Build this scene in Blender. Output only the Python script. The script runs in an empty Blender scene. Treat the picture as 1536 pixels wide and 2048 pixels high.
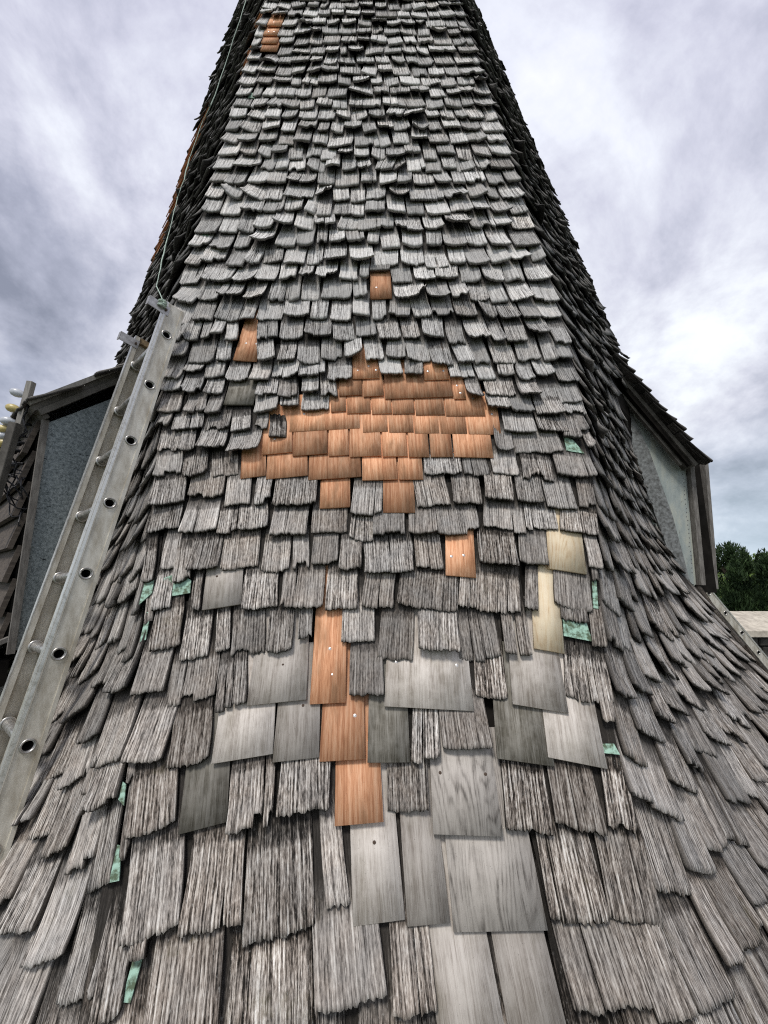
import bpy, math, random
import numpy as np
from mathutils import Vector

# ------------------------------------------------------------------ camera, sky, sun, exposure
scene = bpy.context.scene
COL = scene.collection
P = math.radians(9.3)
SP, CP = math.sin(P), math.cos(P)
F = 768.0
cam_d = bpy.data.cameras.new('camera')
cam = bpy.data.objects.new('camera', cam_d)
COL.objects.link(cam)
cam_d.sensor_fit = 'HORIZONTAL'; cam_d.sensor_width = 36.0; cam_d.lens = 18.0
cam_d.clip_start = 0.02; cam_d.clip_end = 6000
cam.location = (0, 0, 0)
cam.rotation_euler = (math.radians(90) + P, 0, 0)
scene.camera = cam
scene.view_settings.view_transform = 'Standard'
scene.view_settings.look = 'None'
scene.view_settings.gamma = 1
scene.view_settings.use_curve_mapping = False
scene.view_settings.exposure = 0.74
scene.render.engine = 'CYCLES'
scene.cycles.use_denoising = False
scene.cycles.filter_width = 1.15

SUN_EL, SUN_AZ = math.radians(58), math.radians(205)      # azimuth measured clockwise from +Y
world = bpy.data.worlds.new('World'); scene.world = world; world.use_nodes = True
def build_world():
    nt = world.node_tree; nt.nodes.clear(); N = nt.nodes.new; L = nt.links.new
    out = N('ShaderNodeOutputWorld')
    sky = N('ShaderNodeTexSky'); sky.sky_type = 'NISHITA'; sky.sun_disc = False
    sky.sun_elevation = SUN_EL; sky.sun_rotation = SUN_AZ
    bsky = N('ShaderNodeBackground'); bsky.inputs['Strength'].default_value = 0.10
    L(sky.outputs[0], bsky.inputs['Color'])
    tc = N('ShaderNodeTexCoord'); sep = N('ShaderNodeSeparateXYZ'); L(tc.outputs['Generated'], sep.inputs[0])
    def m(op, a, b=None, c=None, clamp=False):
        n = N('ShaderNodeMath'); n.operation = op; n.use_clamp = clamp
        for i, v in enumerate((a, b, c)):
            if v is None: continue
            if isinstance(v, (int, float)): n.inputs[i].default_value = v
            else: L(v, n.inputs[i])
        return n.outputs[0]
    zc = m('ADD', m('MAXIMUM', sep.outputs['Z'], 0.0), 0.55)
    cx = m('DIVIDE', sep.outputs['X'], zc); cy = m('DIVIDE', sep.outputs['Y'], zc)
    comb = N('ShaderNodeCombineXYZ'); L(cx, comb.inputs[0]); L(cy, comb.inputs[1])
    comb.inputs[2].default_value = 3.4
    def noise(scale, detail, rough, dist, off):
        mp = N('ShaderNodeMapping'); mp.inputs['Location'].default_value = off
        L(comb.outputs[0], mp.inputs['Vector'])
        n = N('ShaderNodeTexNoise'); n.inputs['Scale'].default_value = scale
        n.inputs['Detail'].default_value = detail; n.inputs['Roughness'].default_value = rough
        n.inputs['Distortion'].default_value = dist
        L(mp.outputs[0], n.inputs['Vector']); return n.outputs['Fac']
    n1 = noise(1.35, 12, 0.60, 0.35, (6.6, 6.1, 0))
    n2 = noise(4.2, 10, 0.62, 0.3, (9.1, 1.2, 0))
    mixn = m('ADD', m('MULTIPLY', n1, 0.68), m('MULTIPLY', n2, 0.32))
    ramp = N('ShaderNodeValToRGB'); L(mixn, ramp.inputs[0])
    e = ramp.color_ramp.elements
    e[0].position = 0.40; e[0].color = (0.20, 0.22, 0.28, 1)
    e[1].position = 0.69; e[1].color = (0.82, 0.84, 0.86, 1)
    for p, c in ((0.465, (0.32, 0.34, 0.415, 1)), (0.535, (0.50, 0.515, 0.585, 1)), (0.60, (0.66, 0.69, 0.73, 1))):
        k = e.new(p); k.color = c
    # brighter, whiter cloud lower down; lilac grey higher up
    up = m('MULTIPLY_ADD', sep.outputs['Z'], 1.4, -0.45, clamp=True)
    tint = N('ShaderNodeMix'); tint.data_type = 'RGBA'; tint.blend_type = 'MULTIPLY'
    L(up, tint.inputs[0]); L(ramp.outputs[0], tint.inputs['A']); tint.inputs['B'].default_value = (0.86, 0.845, 0.92, 1)
    low = m('MULTIPLY_ADD', sep.outputs['Z'], -3.2, 1.0, clamp=True)
    lowmix = N('ShaderNodeMix'); lowmix.data_type = 'RGBA'
    L(m('MULTIPLY', low, 0.55), lowmix.inputs[0]); L(tint.outputs['Result'], lowmix.inputs['A'])
    lowmix.inputs['B'].default_value = (0.50, 0.63, 0.70, 1)
    bc = N('ShaderNodeBackground'); L(lowmix.outputs['Result'], bc.inputs['Color']); bc.inputs['Strength'].default_value = 0.88
    # gaps in the cloud where blue shows
    n3 = noise(0.8, 4, 0.5, 0.6, (4.4, 3.2, 5.0))
    gap = N('ShaderNodeMapRange'); gap.interpolation_type = 'SMOOTHSTEP'
    L(n3, gap.inputs[0]); gap.inputs[1].default_value = 0.54; gap.inputs[2].default_value = 0.70
    gap.inputs[3].default_value = 0.0; gap.inputs[4].default_value = 0.62
    lowg = m('MULTIPLY', gap.outputs[0], m('MULTIPLY_ADD', sep.outputs['Z'], -1.1, 1.1, clamp=True))
    mix = N('ShaderNodeMixShader'); L(lowg, mix.inputs[0]); L(bc.outputs[0], mix.inputs[1]); L(bsky.outputs[0], mix.inputs[2])
    L(mix.outputs[0], out.inputs['Surface'])
build_world()
sd = bpy.data.lights.new('sun', 'SUN'); sd.energy = 1.5; sd.angle = math.radians(14); sd.color = (1.0, 0.97, 0.92)
sun = bpy.data.objects.new('sun', sd); COL.objects.link(sun)
sdir = Vector((math.sin(SUN_AZ) * math.cos(SUN_EL), math.cos(SUN_AZ) * math.cos(SUN_EL), math.sin(SUN_EL)))
sun.rotation_euler = sdir.to_track_quat('Z', 'Y').to_euler(); sun.location = sdir * 30

# ------------------------------------------------------------------ measuring helpers
rng = np.random.default_rng(11)
random.seed(5)
def ray(px, py, dc):
    """point at forward depth dc seen at a pixel of the 1536 x 2048 photograph (used only to measure positions)"""
    h = (px - 768) / F; v = (1024 - py) / F
    return np.array([h * dc, dc * (CP - SP * v), dc * (SP + CP * v)])
def project(p):
    dc = p[1] * CP + p[2] * SP; u = -p[1] * SP + p[2] * CP
    if dc < 0.05: return (-9e3, -9e3, dc)
    return (768 + F * p[0] / dc, 1024 - F * u / dc, dc)

# ------------------------------------------------------------------ mesh helpers
def link(name, me, mat=None, parent=None, loc=(0, 0, 0), **props):
    o = bpy.data.objects.new(name, me); COL.objects.link(o)
    if mat is not None and me is not None: me.materials.append(mat)
    if parent is not None:
        o.parent = parent
        w = np.array(parent['_w']) if '_w' in parent else np.zeros(3)
        o.location = tuple(np.array(loc) - w)
    else: o.location = tuple(loc)
    WLOC[o.name] = np.array(loc, float)
    for k, v in props.items(): o[k] = v
    return o
WLOC = {}
def put(name, me, mat, parent, loc=(0, 0, 0), **props):
    """link an object whose world origin is loc, below a parent that is only translated"""
    o = bpy.data.objects.new(name, me); COL.objects.link(o)
    if mat is not None and len(me.materials) == 0: me.materials.append(mat)
    w = np.array(loc, float)
    if parent is not None:
        o.parent = parent; o.location = tuple(w - WLOC[parent.name])
    else: o.location = tuple(w)
    WLOC[o.name] = w
    for k, v in props.items(): o[k] = v
    return o
def empty(name, loc, **props):
    o = bpy.data.objects.new(name, None); COL.objects.link(o); o.location = tuple(loc)
    o.empty_display_size = 0.1
    WLOC[o.name] = np.array(loc, float)
    for k, v in props.items(): o[k] = v
    return o
def quad_mesh(name, V, Q, uv=None, attrs=None, smooth=False):
    V = np.asarray(V, np.float32); Q = np.asarray(Q, np.int32)
    me = bpy.data.meshes.new(name)
    me.vertices.add(len(V)); me.vertices.foreach_set('co', V.ravel())
    me.loops.add(Q.size); me.loops.foreach_set('vertex_index', Q.ravel())
    me.polygons.add(len(Q)); me.polygons.foreach_set('loop_start', np.arange(0, Q.size, 4, dtype=np.int32))
    if uv is not None:
        l = me.uv_layers.new(name='UVMap'); l.data.foreach_set('uv', np.asarray(uv, np.float32)[Q.ravel()].ravel())
    for k, a in (attrs or {}).items():
        at = me.attributes.new(k, 'FLOAT', 'POINT'); at.data.foreach_set('value', np.asarray(a, np.float32))
    me.update(calc_edges=True)
    if smooth: me.polygons.foreach_set('use_smooth', np.ones(len(Q), bool))
    return me
class MB:
    """plain polygon collector"""
    def __init__(s): s.v = []; s.f = []
    def add(s, vs, fs):
        b = len(s.v); s.v += [tuple(map(float, v)) for v in vs]; s.f += [tuple(b + i for i in f) for f in fs]; return s
    def box(s, c, ax, ay, az, sx, sy, sz, taper=1.0):
        """box about c with half extents along three unit axes"""
        c, ax, ay, az = map(np.asarray, (c, ax, ay, az)); vs = []
        for k in (-1, 1):
            t = taper if k > 0 else 1.0
            for i, j in ((-1, -1), (1, -1), (1, 1), (-1, 1)):
                vs.append(c + ax * sx * i * t + ay * sy * j * t + az * sz * k)
        return s.add(vs, [(3, 2, 1, 0), (4, 5, 6, 7), (0, 1, 5, 4), (1, 2, 6, 5), (2, 3, 7, 6), (3, 0, 4, 7)])
    def tube(s, pts, r, n=10, cap=True):
        pts = [np.asarray(p, float) for p in pts]; R = r if hasattr(r, '__len__') else [r] * len(pts)
        up = np.array([0.13, 0.31, 0.94]); rings = []
        for i, p in enumerate(pts):
            t = pts[min(i + 1, len(pts) - 1)] - pts[max(i - 1, 0)]; t /= np.linalg.norm(t) + 1e-12
            a = np.cross(t, up); a /= np.linalg.norm(a) + 1e-12; b = np.cross(t, a)
            rings.append([p + R[i] * (a * math.cos(2 * math.pi * k / n) + b * math.sin(2 * math.pi * k / n)) for k in range(n)])
        fs = []
        for i in range(len(pts) - 1):
            for k in range(n):
                k2 = (k + 1) % n; fs.append((i * n + k, i * n + k2, (i + 1) * n + k2, (i + 1) * n + k))
        if cap: fs.append(tuple(range(n))); fs.append(tuple((len(pts) - 1) * n + k for k in reversed(range(n))))
        return s.add([v for r_ in rings for v in r_], fs)
    def mesh(s, name, origin=(0, 0, 0), smooth=False, bevel=0.0):
        me = bpy.data.meshes.new(name); o = np.asarray(origin, float)
        me.from_pydata([tuple(np.array(v) - o) for v in s.v], [], s.f); me.update()
        if bevel:
            import bmesh
            bm = bmesh.new(); bm.from_mesh(me)
            bmesh.ops.recalc_face_normals(bm, faces=bm.faces)
            bmesh.ops.bevel(bm, geom=[e for e in bm.edges if e.is_manifold and e.calc_face_angle(0) > 0.6], offset=bevel, segments=1, affect='EDGES')
            bm.to_mesh(me); bm.free()
        else:
            import bmesh
            bm = bmesh.new(); bm.from_mesh(me); bmesh.ops.recalc_face_normals(bm, faces=bm.faces); bm.to_mesh(me); bm.free()
        if smooth: me.polygons.foreach_set('use_smooth', np.ones(len(me.polygons), bool))
        return me
    def put(s, name, mat, parent, origin=None, smooth=False, bevel=0.0, **props):
        o = np.mean(np.array(s.v), axis=0) if origin is None else np.asarray(origin, float)
        return put(name, s.mesh(name, o, smooth, bevel), mat, parent, o, **props)

# ------------------------------------------------------------------ materials
def nodes(name, rough=0.8, metallic=0.0, spec=0.3):
    mt = bpy.data.materials.new(name); mt.use_nodes = True; nt = mt.node_tree
    b = nt.nodes['Principled BSDF']; b.inputs['Roughness'].default_value = rough
    b.inputs['Metallic'].default_value = metallic; b.inputs['Specular IOR Level'].default_value = spec
    return mt, nt, b
class NG:
    def __init__(s, nt): s.nt = nt
    def n(s, t): return s.nt.nodes.new(t)
    def l(s, a, b): s.nt.links.new(a, b)
    def m(s, op, a, b=None, c=None, clamp=False):
        n = s.n('ShaderNodeMath'); n.operation = op; n.use_clamp = clamp
        for i, v in enumerate((a, b, c)):
            if v is None: continue
            if isinstance(v, (int, float)): n.inputs[i].default_value = v
            else: s.l(v, n.inputs[i])
        return n.outputs[0]
    def attr(s, k): n = s.n('ShaderNodeAttribute'); n.attribute_name = k; return n.outputs['Fac']
    def noise(s, vec, sc, detail=3, rough=0.55, dist=0.0, dims='3D'):
        n = s.n('ShaderNodeTexNoise'); n.inputs['Scale'].default_value = sc; n.inputs['Detail'].default_value = detail
        n.inputs['Roughness'].default_value = rough; n.inputs['Distortion'].default_value = dist; s.l(vec, n.inputs['Vector']); return n.outputs['Fac']
    def map(s, vec, scale=(1, 1, 1), loc=(0, 0, 0)):
        n = s.n('ShaderNodeMapping'); n.inputs['Scale'].default_value = scale; n.inputs['Location'].default_value = loc; s.l(vec, n.inputs['Vector']); return n.outputs[0]
    def ramp(s, fac, stops):
        n = s.n('ShaderNodeValToRGB'); s.l(fac, n.inputs[0]); e = n.color_ramp.elements
        e[0].position, e[0].color = stops[0][0], (*stops[0][1], 1); e[1].position, e[1].color = stops[-1][0], (*stops[-1][1], 1)
        for p, c in stops[1:-1]: k = e.new(p); k.color = (*c, 1)
        return n.outputs[0]
    def mix(s, f, a, b, mode='MIX'):
        n = s.n('ShaderNodeMix'); n.data_type = 'RGBA'; n.blend_type = mode
        for k, v in ((0, f), ('A', a), ('B', b)):
            if isinstance(v, (int, float)): n.inputs[k].default_value = v
            elif isinstance(v, tuple): n.inputs[k].default_value = (*v, 1)
            else: s.l(v, n.inputs[k])
        return n.outputs['Result']
    def bump(s, h, strength, dist, b, prev=None):
        n = s.n('ShaderNodeBump'); n.inputs['Strength'].default_value = strength; n.inputs['Distance'].default_value = dist
        s.l(h, n.inputs['Height'])
        if prev is not None: s.l(prev, n.inputs['Normal'])
        if b is not None: s.l(n.outputs[0], b.inputs['Normal'])
        return n.outputs[0]
    def obj(s): return s.n('ShaderNodeTexCoord').outputs['Object']
    def uvr(s):
        """UV in metres pushed to a different patch of the texture for every board"""
        uv = s.n('ShaderNodeUVMap').outputs[0]; r = s.attr('rnd')
        c = s.n('ShaderNodeCombineXYZ'); s.l(s.m('MULTIPLY', r, 37.0), c.inputs[0]); s.l(s.m('MULTIPLY', r, 71.0), c.inputs[1]); s.l(s.m('MULTIPLY', r, 13.0), c.inputs[2])
        a = s.n('ShaderNodeVectorMath'); a.operation = 'ADD'; s.l(uv, a.inputs[0]); s.l(c.outputs[0], a.inputs[1]); return a.outputs[0]

def old_wood():
    mt, nt, b = nodes('weathered shingle wood', 0.92, 0, 0.12); g = NG(nt); v = g.uvr()
    fib = g.noise(g.map(v, (235, 9, 1)), 1.0, 5, 0.66, 0.9)
    fine = g.noise(g.map(v, (620, 42, 1)), 1.0, 3, 0.6)
    brk = g.noise(g.map(v, (260, 75, 1)), 1.0, 3, 0.65)
    patch = g.noise(v, 14.0, 4, 0.6)
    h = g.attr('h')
    f = g.m('ADD', g.m('MULTIPLY', fib, 0.85), g.m('MULTIPLY', fine, 0.35))
    hraw = h; h = g.m('MAXIMUM', h, 0.0); stain_or_shade = g.m('MULTIPLY', hraw, -0.34, clamp=True)
    f = g.m('ADD', f, g.m('MULTIPLY', h, 0.20))
    f = g.m('ADD', f, g.m('MULTIPLY', brk, 0.38))
    f = g.m('ADD', f, -0.42)
    ct = g.m('MULTIPLY_ADD', g.m('FRACT', g.m('MULTIPLY', g.attr('rnd'), 7.31)), 0.60, 0.55)
    ct = g.m('ADD', ct, g.m('MULTIPLY', g.attr('warm'), 0.34)); f = g.m('MULTIPLY_ADD', g.m('ADD', f, -0.515), ct, 0.505)
    grey = g.ramp(f, ((0.22, (0.022, 0.020, 0.019)), (0.34, (0.158, 0.150, 0.142)), (0.46, (0.375, 0.362, 0.345)), (0.60, (0.56, 0.545, 0.52)), (0.76, (0.72, 0.70, 0.675))))
    warm = g.ramp(f, ((0.26, (0.012, 0.010, 0.008)), (0.37, (0.092, 0.076, 0.063)), (0.48, (0.285, 0.243, 0.207)), (0.60, (0.535, 0.487, 0.43)), (0.74, (0.78, 0.75, 0.70))))
    w = g.m('ADD', g.attr('warm'), g.m('MULTIPLY_ADD', patch, 1.2, -0.62), clamp=True)
    col = g.mix(w, grey, warm)
    # moss and yellow-green lichen stains here and there
    ms = g.noise(v, 9.0, 5, 0.7); ms = g.m('MULTIPLY', g.m('MULTIPLY_ADD', ms, 7.0, -4.3, clamp=True), g.attr('warm'))
    col = g.mix(g.m('MULTIPLY', ms, 0.6), col, (0.115, 0.100, 0.050))
    # pale lichen flecks
    fl = g.noise(g.map(v, (1, .45, 1)), 260.0, 2, 0.5); fl = g.m('MULTIPLY_ADD', fl, 9.0, -5.6, clamp=True)
    col = g.mix(g.m('MULTIPLY', fl, g.m('MULTIPLY_ADD', g.attr('warm'), 0.3, 0.05)), col, (0.58, 0.56, 0.52))
    # tails under the course above: dark stain plus shade of the gaps painted in
    col = g.mix(g.m('MULTIPLY', stain_or_shade, 0.92), col, (0.028, 0.025, 0.022))
    # each board its own tone
    tone = g.m('MULTIPLY_ADD', g.attr('rnd'), 0.62, 0.66)
    tone = g.m('MULTIPLY', tone, g.m('MULTIPLY_ADD', patch, 0.7, 0.65))
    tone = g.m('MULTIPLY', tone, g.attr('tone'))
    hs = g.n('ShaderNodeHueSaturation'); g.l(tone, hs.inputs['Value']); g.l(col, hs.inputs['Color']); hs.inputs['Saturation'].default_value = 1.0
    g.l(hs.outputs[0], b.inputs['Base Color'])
    g.bump(g.m('ADD', f, g.m('MULTIPLY', brk, .3)), 0.9, 0.0035, b)
    return mt
def smooth_wood(name, dark, mid, light, stain_or_shade=(0.08, 0.075, 0.06), stain_amt=0.5, relief=0.25, rings=False):
    mt, nt, b = nodes(name, 0.75, 0, 0.2); g = NG(nt); v = g.uvr()
    fib = g.noise(g.map(v, (130, 4.0, 1)), 1.0, 4, 0.6, 0.4)
    fine = g.noise(g.map(v, (700, 30, 1)), 1.0, 3, 0.6)
    f = g.m('ADD', g.m('MULTIPLY', fib, 0.58), g.m('MULTIPLY', fine, 0.42)); f = g.m('MULTIPLY_ADD', f, 1.5, -.25)
    if rings:
        cn = g.noise(g.map(v, (13, 2.2, 1)), 1.0, 1.5, 0.5, 0.3)
        sx = g.n('ShaderNodeSeparateXYZ'); g.l(v, sx.inputs[0])
        ph = g.m('ADD', g.m('MULTIPLY', cn, 95.0), g.m('MULTIPLY', sx.outputs[0], 260.0))
        sn = g.m('POWER', g.m('MULTIPLY_ADD', g.m('SINE', ph), .5, .5), 2.0)
        f = g.m('SUBTRACT', g.m('ADD', g.m('MULTIPLY', f, 0.8), .19), g.m('MULTIPLY', sn, 0.17))
    col = g.ramp(f, ((0.34, dark), (0.49, mid), (0.64, light)))
    st = g.noise(g.map(v, (26, 7, 1)), 1.0, 5, 0.6); st = g.m('MULTIPLY_ADD', st, 4.5, -2.2, clamp=True)
    col = g.mix(g.m('MULTIPLY', st, stain_amt), col, stain_or_shade)
    ck = g.noise(g.map(v, (240, 3.2, 1)), 1.0, 3, 0.7, 0.2); ck = g.m('MULTIPLY_ADD', ck, 14.0, -9.3, clamp=True)
    col = g.mix(g.m('MULTIPLY', ck, 0.65), col, tuple(x * 0.28 for x in mid))
    wm = g.noise(v, 17.0, 5, 0.65); col = g.mix(g.m('MULTIPLY_ADD', wm, 2.4, -1.0, clamp=True), col, tuple(min(1, x * 1.12) for x in light)) if relief > .21 else col
    bl = g.noise(v, 320.0, 1, 0.5); bl = g.m('MULTIPLY_ADD', bl, 12.0, -8.4, clamp=True)
    col = g.mix(g.m('MULTIPLY', bl, 0.5), col, tuple(x * 0.3 for x in mid))
    tone = g.m('MULTIPLY', g.m('MULTIPLY_ADD', g.attr('rnd'), 0.62, 0.70), g.attr('tone'))
    hs = g.n('ShaderNodeHueSaturation'); g.l(tone, hs.inputs['Value']); g.l(col, hs.inputs['Color'])
    g.l(hs.outputs[0], b.inputs['Base Color']); g.bump(f, relief, 0.002, b)
    return mt
def flat(name, col, rough=0.6, metallic=0.0, var=0.25, sc=30, bump=0.1, spec=0.4, col2=None, sc3=(1, 1, 1), lo=.35, hi=.65, bd=.002):
    mt, nt, b = nodes(name, rough, metallic, spec); g = NG(nt); o = g.map(g.obj(), sc3)
    n = g.noise(o, sc, 5, 0.65)
    c2 = col2 if col2 else tuple(min(1, c * (1 - var) * 0.8) for c in col)
    g.l(g.ramp(n, ((lo, c2), (hi, col))), b.inputs['Base Color'])
    rr = g.m('MULTIPLY_ADD', n, 0.3, rough - 0.15, clamp=True); g.l(rr, b.inputs['Roughness'])
    if bump: g.bump(n, bump, bd, b)
    return mt
M_OLD = old_wood()
M_NEW = smooth_wood('new cedar', (0.47, 0.205, 0.105), (0.70, 0.345, 0.185), (0.84, 0.49, 0.30), (0.32, 0.17, 0.09), 0.8, 0.2)
M_GREY = smooth_wood('smooth silvered cedar', (0.27, 0.232, 0.198), (0.435, 0.39, 0.345), (0.565, 0.517, 0.465), (0.22, 0.19, 0.145), 0.6, 0.35)
M_RING = smooth_wood('silvered cedar with rings', (0.165, 0.147, 0.13), (0.41, 0.37, 0.33), (0.57, 0.522, 0.47), (0.22, 0.205, 0.18), 0.3, 0.3, rings=True)
M_OLIVE = smooth_wood('stained dark cedar', (0.085, 0.076, 0.058), (0.165, 0.150, 0.122), (0.28, 0.262, 0.228), (0.05, 0.045, 0.032), 0.7, 0.35)
M_PALE = smooth_wood('fresh pale cedar', (0.68, 0.49, 0.30), (0.86, 0.68, 0.45), (0.92, 0.78, 0.57), (0.62, 0.46, 0.30), 0.3, 0.25, rings=True)
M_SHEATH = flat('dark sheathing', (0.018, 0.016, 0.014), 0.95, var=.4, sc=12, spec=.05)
M_COPPER = flat('verdigris copper sheet', (0.36, 0.55, 0.44), 0.7, 0.0, sc=55, col2=(0.085, 0.12, 0.07), bump=.5, lo=.40, hi=.56)
M_ALU = flat('weathered aluminium', (0.74, 0.70, 0.61), 0.48, 0.3, sc=26, sc3=(1, 1, .35), col2=(0.38, 0.33, 0.25), bump=.12, lo=.28, hi=.62)
M_ALU_D = flat('dull aluminium rung', (0.60, 0.585, 0.55), 0.36, 0.75, sc=40, col2=(0.36, 0.34, 0.31), bump=.15)
M_ALU_B = flat('rubbed aluminium with painted sky light', (0.74, 0.73, 0.69), 0.35, 0.6, sc=60, col2=(0.42, 0.40, 0.36), bump=.1, lo=.25, hi=.5)  # worn edge, with the flange's sky light put into the colour
M_HOLE = flat('tube inside', (0.035, 0.028, 0.022), 0.8, 0.2, sc=40)
M_NAIL = flat('bright nail head', (0.72, 0.69, 0.66), 0.35, 0.6, sc=80, bump=0)
M_RUST = flat('rusted nail head', (0.11, 0.075, 0.055), 0.8, 0.3, sc=80, bump=0.1)
M_DISC = flat('lichened nail disc', (0.30, 0.275, 0.21), 0.8, 0.1, sc=80, bump=0.1)
M_BLOCK = flat('stile end block', (0.34, 0.24, 0.13), 0.8, 0, sc=70, col2=(0.12, 0.08, 0.045))
M_ROPE = flat('pale green rope', (0.62, 0.74, 0.64), 0.8, 0, sc=120, col2=(0.24, 0.31, 0.25))
M_BLACK = flat('black cable', (0.012, 0.012, 0.016), 0.5, 0, sc=20, bump=0)
M_BULBW = flat('white bulb glass', (0.62, 0.64, 0.68), 0.25, 0, sc=10, bump=0, spec=.5)
M_BULBY = flat('yellow bulb glass', (0.62, 0.50, 0.20), 0.3, 0, sc=10, bump=0, spec=.5)
M_BATTEN = flat('grey timber batten', (0.33, 0.31, 0.28), 0.85, 0, sc=14, sc3=(6, 6, 1), bump=.4)
M_FASCIA = flat('dark weathered timber', (0.155, 0.142, 0.125), 0.85, 0, sc=10, col2=(0.05, 0.045, 0.038), bump=.5)
M_POST = flat('brown weathered timber', (0.22, 0.205, 0.185), 0.85, 0, sc=16, sc3=(5, 5, 1), col2=(0.10, 0.09, 0.08), bump=.5)
M_LOUVRE = flat('louvre timber', (0.12, 0.097, 0.078), 0.85, 0, sc=9, sc3=(1, 1, 6), col2=(0.05, 0.038, 0.03), bump=.5)

def zinc():
    mt, nt, b = nodes('spangled galvanised sheet', 0.55, 0.35, 0.4); g = NG(nt); o = g.obj()
    n = g.noise(o, 95, 4, 0.75); n2 = g.noise(o, 260, 2, 0.6); s = g.m('ADD', g.m('MULTIPLY', n, .7), g.m('MULTIPLY', n2, .3))
    c = g.ramp(s, ((0.36, (0.05, 0.058, 0.060)), (0.47, (0.20, 0.225, 0.228)), (0.60, (0.38, 0.415, 0.415))))
    big = g.noise(o, 5, 3, .5)
    c = g.mix(g.m('MULTIPLY', big, .35), c, (0.26, 0.32, 0.33))
    sp = g.noise(g.map(o, (1, 1, 2.4)), 42, 2, 0.5); sp = g.m('MULTIPLY_ADD', sp, 16, -11.0, clamp=True)
    c = g.mix(sp, c, (0.015, 0.018, 0.02))
    g.l(c, b.inputs['Base Color']); g.bump(s, .2, .001, b); return mt
def leadpanel():
    mt, nt, b = nodes('pale green lead panel', 0.6, 0.1, 0.35); g = NG(nt); o = g.obj()
    n = g.noise(g.map(o, (5, 5, 1.6)), 2.2, 5, .6)
    c = g.ramp(n, ((0.30, (0.20, 0.235, 0.23)), (0.48, (0.34, 0.375, 0.355)), (0.66, (0.47, 0.475, 0.40))))
    d = g.noise(o, 24, 5, .7); d = g.m('MULTIPLY_ADD', d, 6, -3.6, clamp=True)
    c = g.mix(g.m('MULTIPLY', d, .6), c, (0.12, 0.115, 0.085))
    g.l(c, b.inputs['Base Color']); g.bump(n, .25, .004, b); return mt
M_ZINC = zinc(); M_LEAD = leadpanel()
M_FLASH = flat('grey lead flashing', (0.26, 0.27, 0.265), 0.7, 0.1, sc=45, col2=(0.085, 0.085, 0.08), bump=.4, bd=.006)

# ------------------------------------------------------------------ the spire: measured shape
ZF = [-2.4, -1.7, -1.3, -1.0, -.83, -.72, -.58, -.47, -.36, -.234, .016, .27, .53, .82, 1.13, 9.0]
YF = [-.45, .15, .50, .73, .855, .925, .997, 1.055, 1.12, 1.19, 1.285, 1.375, 1.46, 1.54, 1.60, 1.60 + .177 * 7.87]
def yf(z): return np.interp(z, ZF, YF)
_zt = np.linspace(-.95, 5.5, 1400); _yt = np.array([project((0, yf(z), z))[1] for z in _zt])
def z_of_y(py): return float(np.interp(-py, -_yt, _zt))
HLP = ([0, 200, 480, 600, 650, 765, 853, 960, 1073, 1240, 1381, 1484, 1600, 1764, 1969, 2048, 2300], [540, 500, 402, 365, 348, 334, 327, 322, 308, 300, 281, 268, 259, 246, 218, 205, 165])
HRP = ([0, 200, 434, 650, 690, 798, 962, 1080, 1210, 1350, 1500, 1650, 1800, 2048, 2300], [915, 968, 1045, 1120, 1131, 1155, 1178, 1188, 1192, 1202, 1225, 1250, 1290, 1380, 1460])
CY = 3.74
def aa(z): return .888 - .0738 * (z - 1.13)
def hip(z, s):
    Y = float(yf(z))
    if z >= 1.13: return np.array([-.08 - .025 * (z - 1.13) + s * aa(z), Y, z])
    zz = max(z, -.86); yy = float(yf(zz)); px, py, dc = project((0, yy, zz))
    X = (np.interp(py, *(HRP if s > 0 else HLP)) - 768) / F * dc
    return np.array([X, Y, z])
VZ = [-2.4, -1.6, -1.2, -.8, -.5, -.3, 0, .3, .7, 1.13]
VX = [2.7, 2.35, 2.2, 2.08, 2.02, 2.04, 2.06, 2.05, 2.04, 2.064]
VY = [.9, 1.35, 1.65, 1.95, 2.20, 2.42, 2.66, 2.86, 2.91, 2.87]
def vert(z, s):
    if z >= 1.13:
        cx = -.08 - .045 * (z - 1.13); return np.array([cx + s * 2.414 * aa(z), CY - aa(z), z])
    x = np.interp(z, VZ, VX); y = np.interp(z, VZ, VY)
    return np.array([x if s > 0 else -x - .156, y, z])
def back(p): return np.array([p[0], 2 * CY - p[1], p[2]])
HL = lambda z: hip(z, -1)
HR = lambda z: hip(z, 1)
VR = lambda z: vert(z, 1)
VL = lambda z: vert(z, -1)
FACES = {'F': (HL, HR), 'FR': (HR, VR), 'FL': (VL, HL), 'E': (VR, lambda z: back(VR(z))), 'W': (lambda z: back(VL(z)), VL)}

BASE = np.array([-.08, CY, -2.3])
spire = empty('spire', BASE, label='tall tapering church spire clad in curled grey wooden shingles with an orange cedar repair patch', category='spire')

def sheathing():
    zs = list(np.arange(-2.3, 9.01, .1)); rings = []
    for z in zs:
        ring = [HL(z), HR(z), VR(z), back(VR(z)), back(HR(z)), back(HL(z)), back(VL(z)), VL(z)]
        c = np.array([-.08, CY, z])
        rings.append([c + (p - c) * (1 - .012 / np.linalg.norm(p - c)) - (0, 0, .0) for p in ring])
    apex = np.array([-.42, CY, 13.1]); m = MB()
    vs = [p for r in rings for p in r] + [apex]; fs = []
    for i in range(len(zs) - 1):
        for k in range(8): k2 = (k + 1) % 8; fs.append((i * 8 + k, i * 8 + k2, i * 8 + 8 + k2, i * 8 + 8 + k))
    b = (len(zs) - 1) * 8
    for k in range(8): fs.append((b + k, b + (k + 1) % 8, len(vs) - 1))
    fs.append(tuple(reversed(range(8))))
    m.add(vs, fs); m.put('sheathing', M_SHEATH, spire, BASE)
sheathing()

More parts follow.
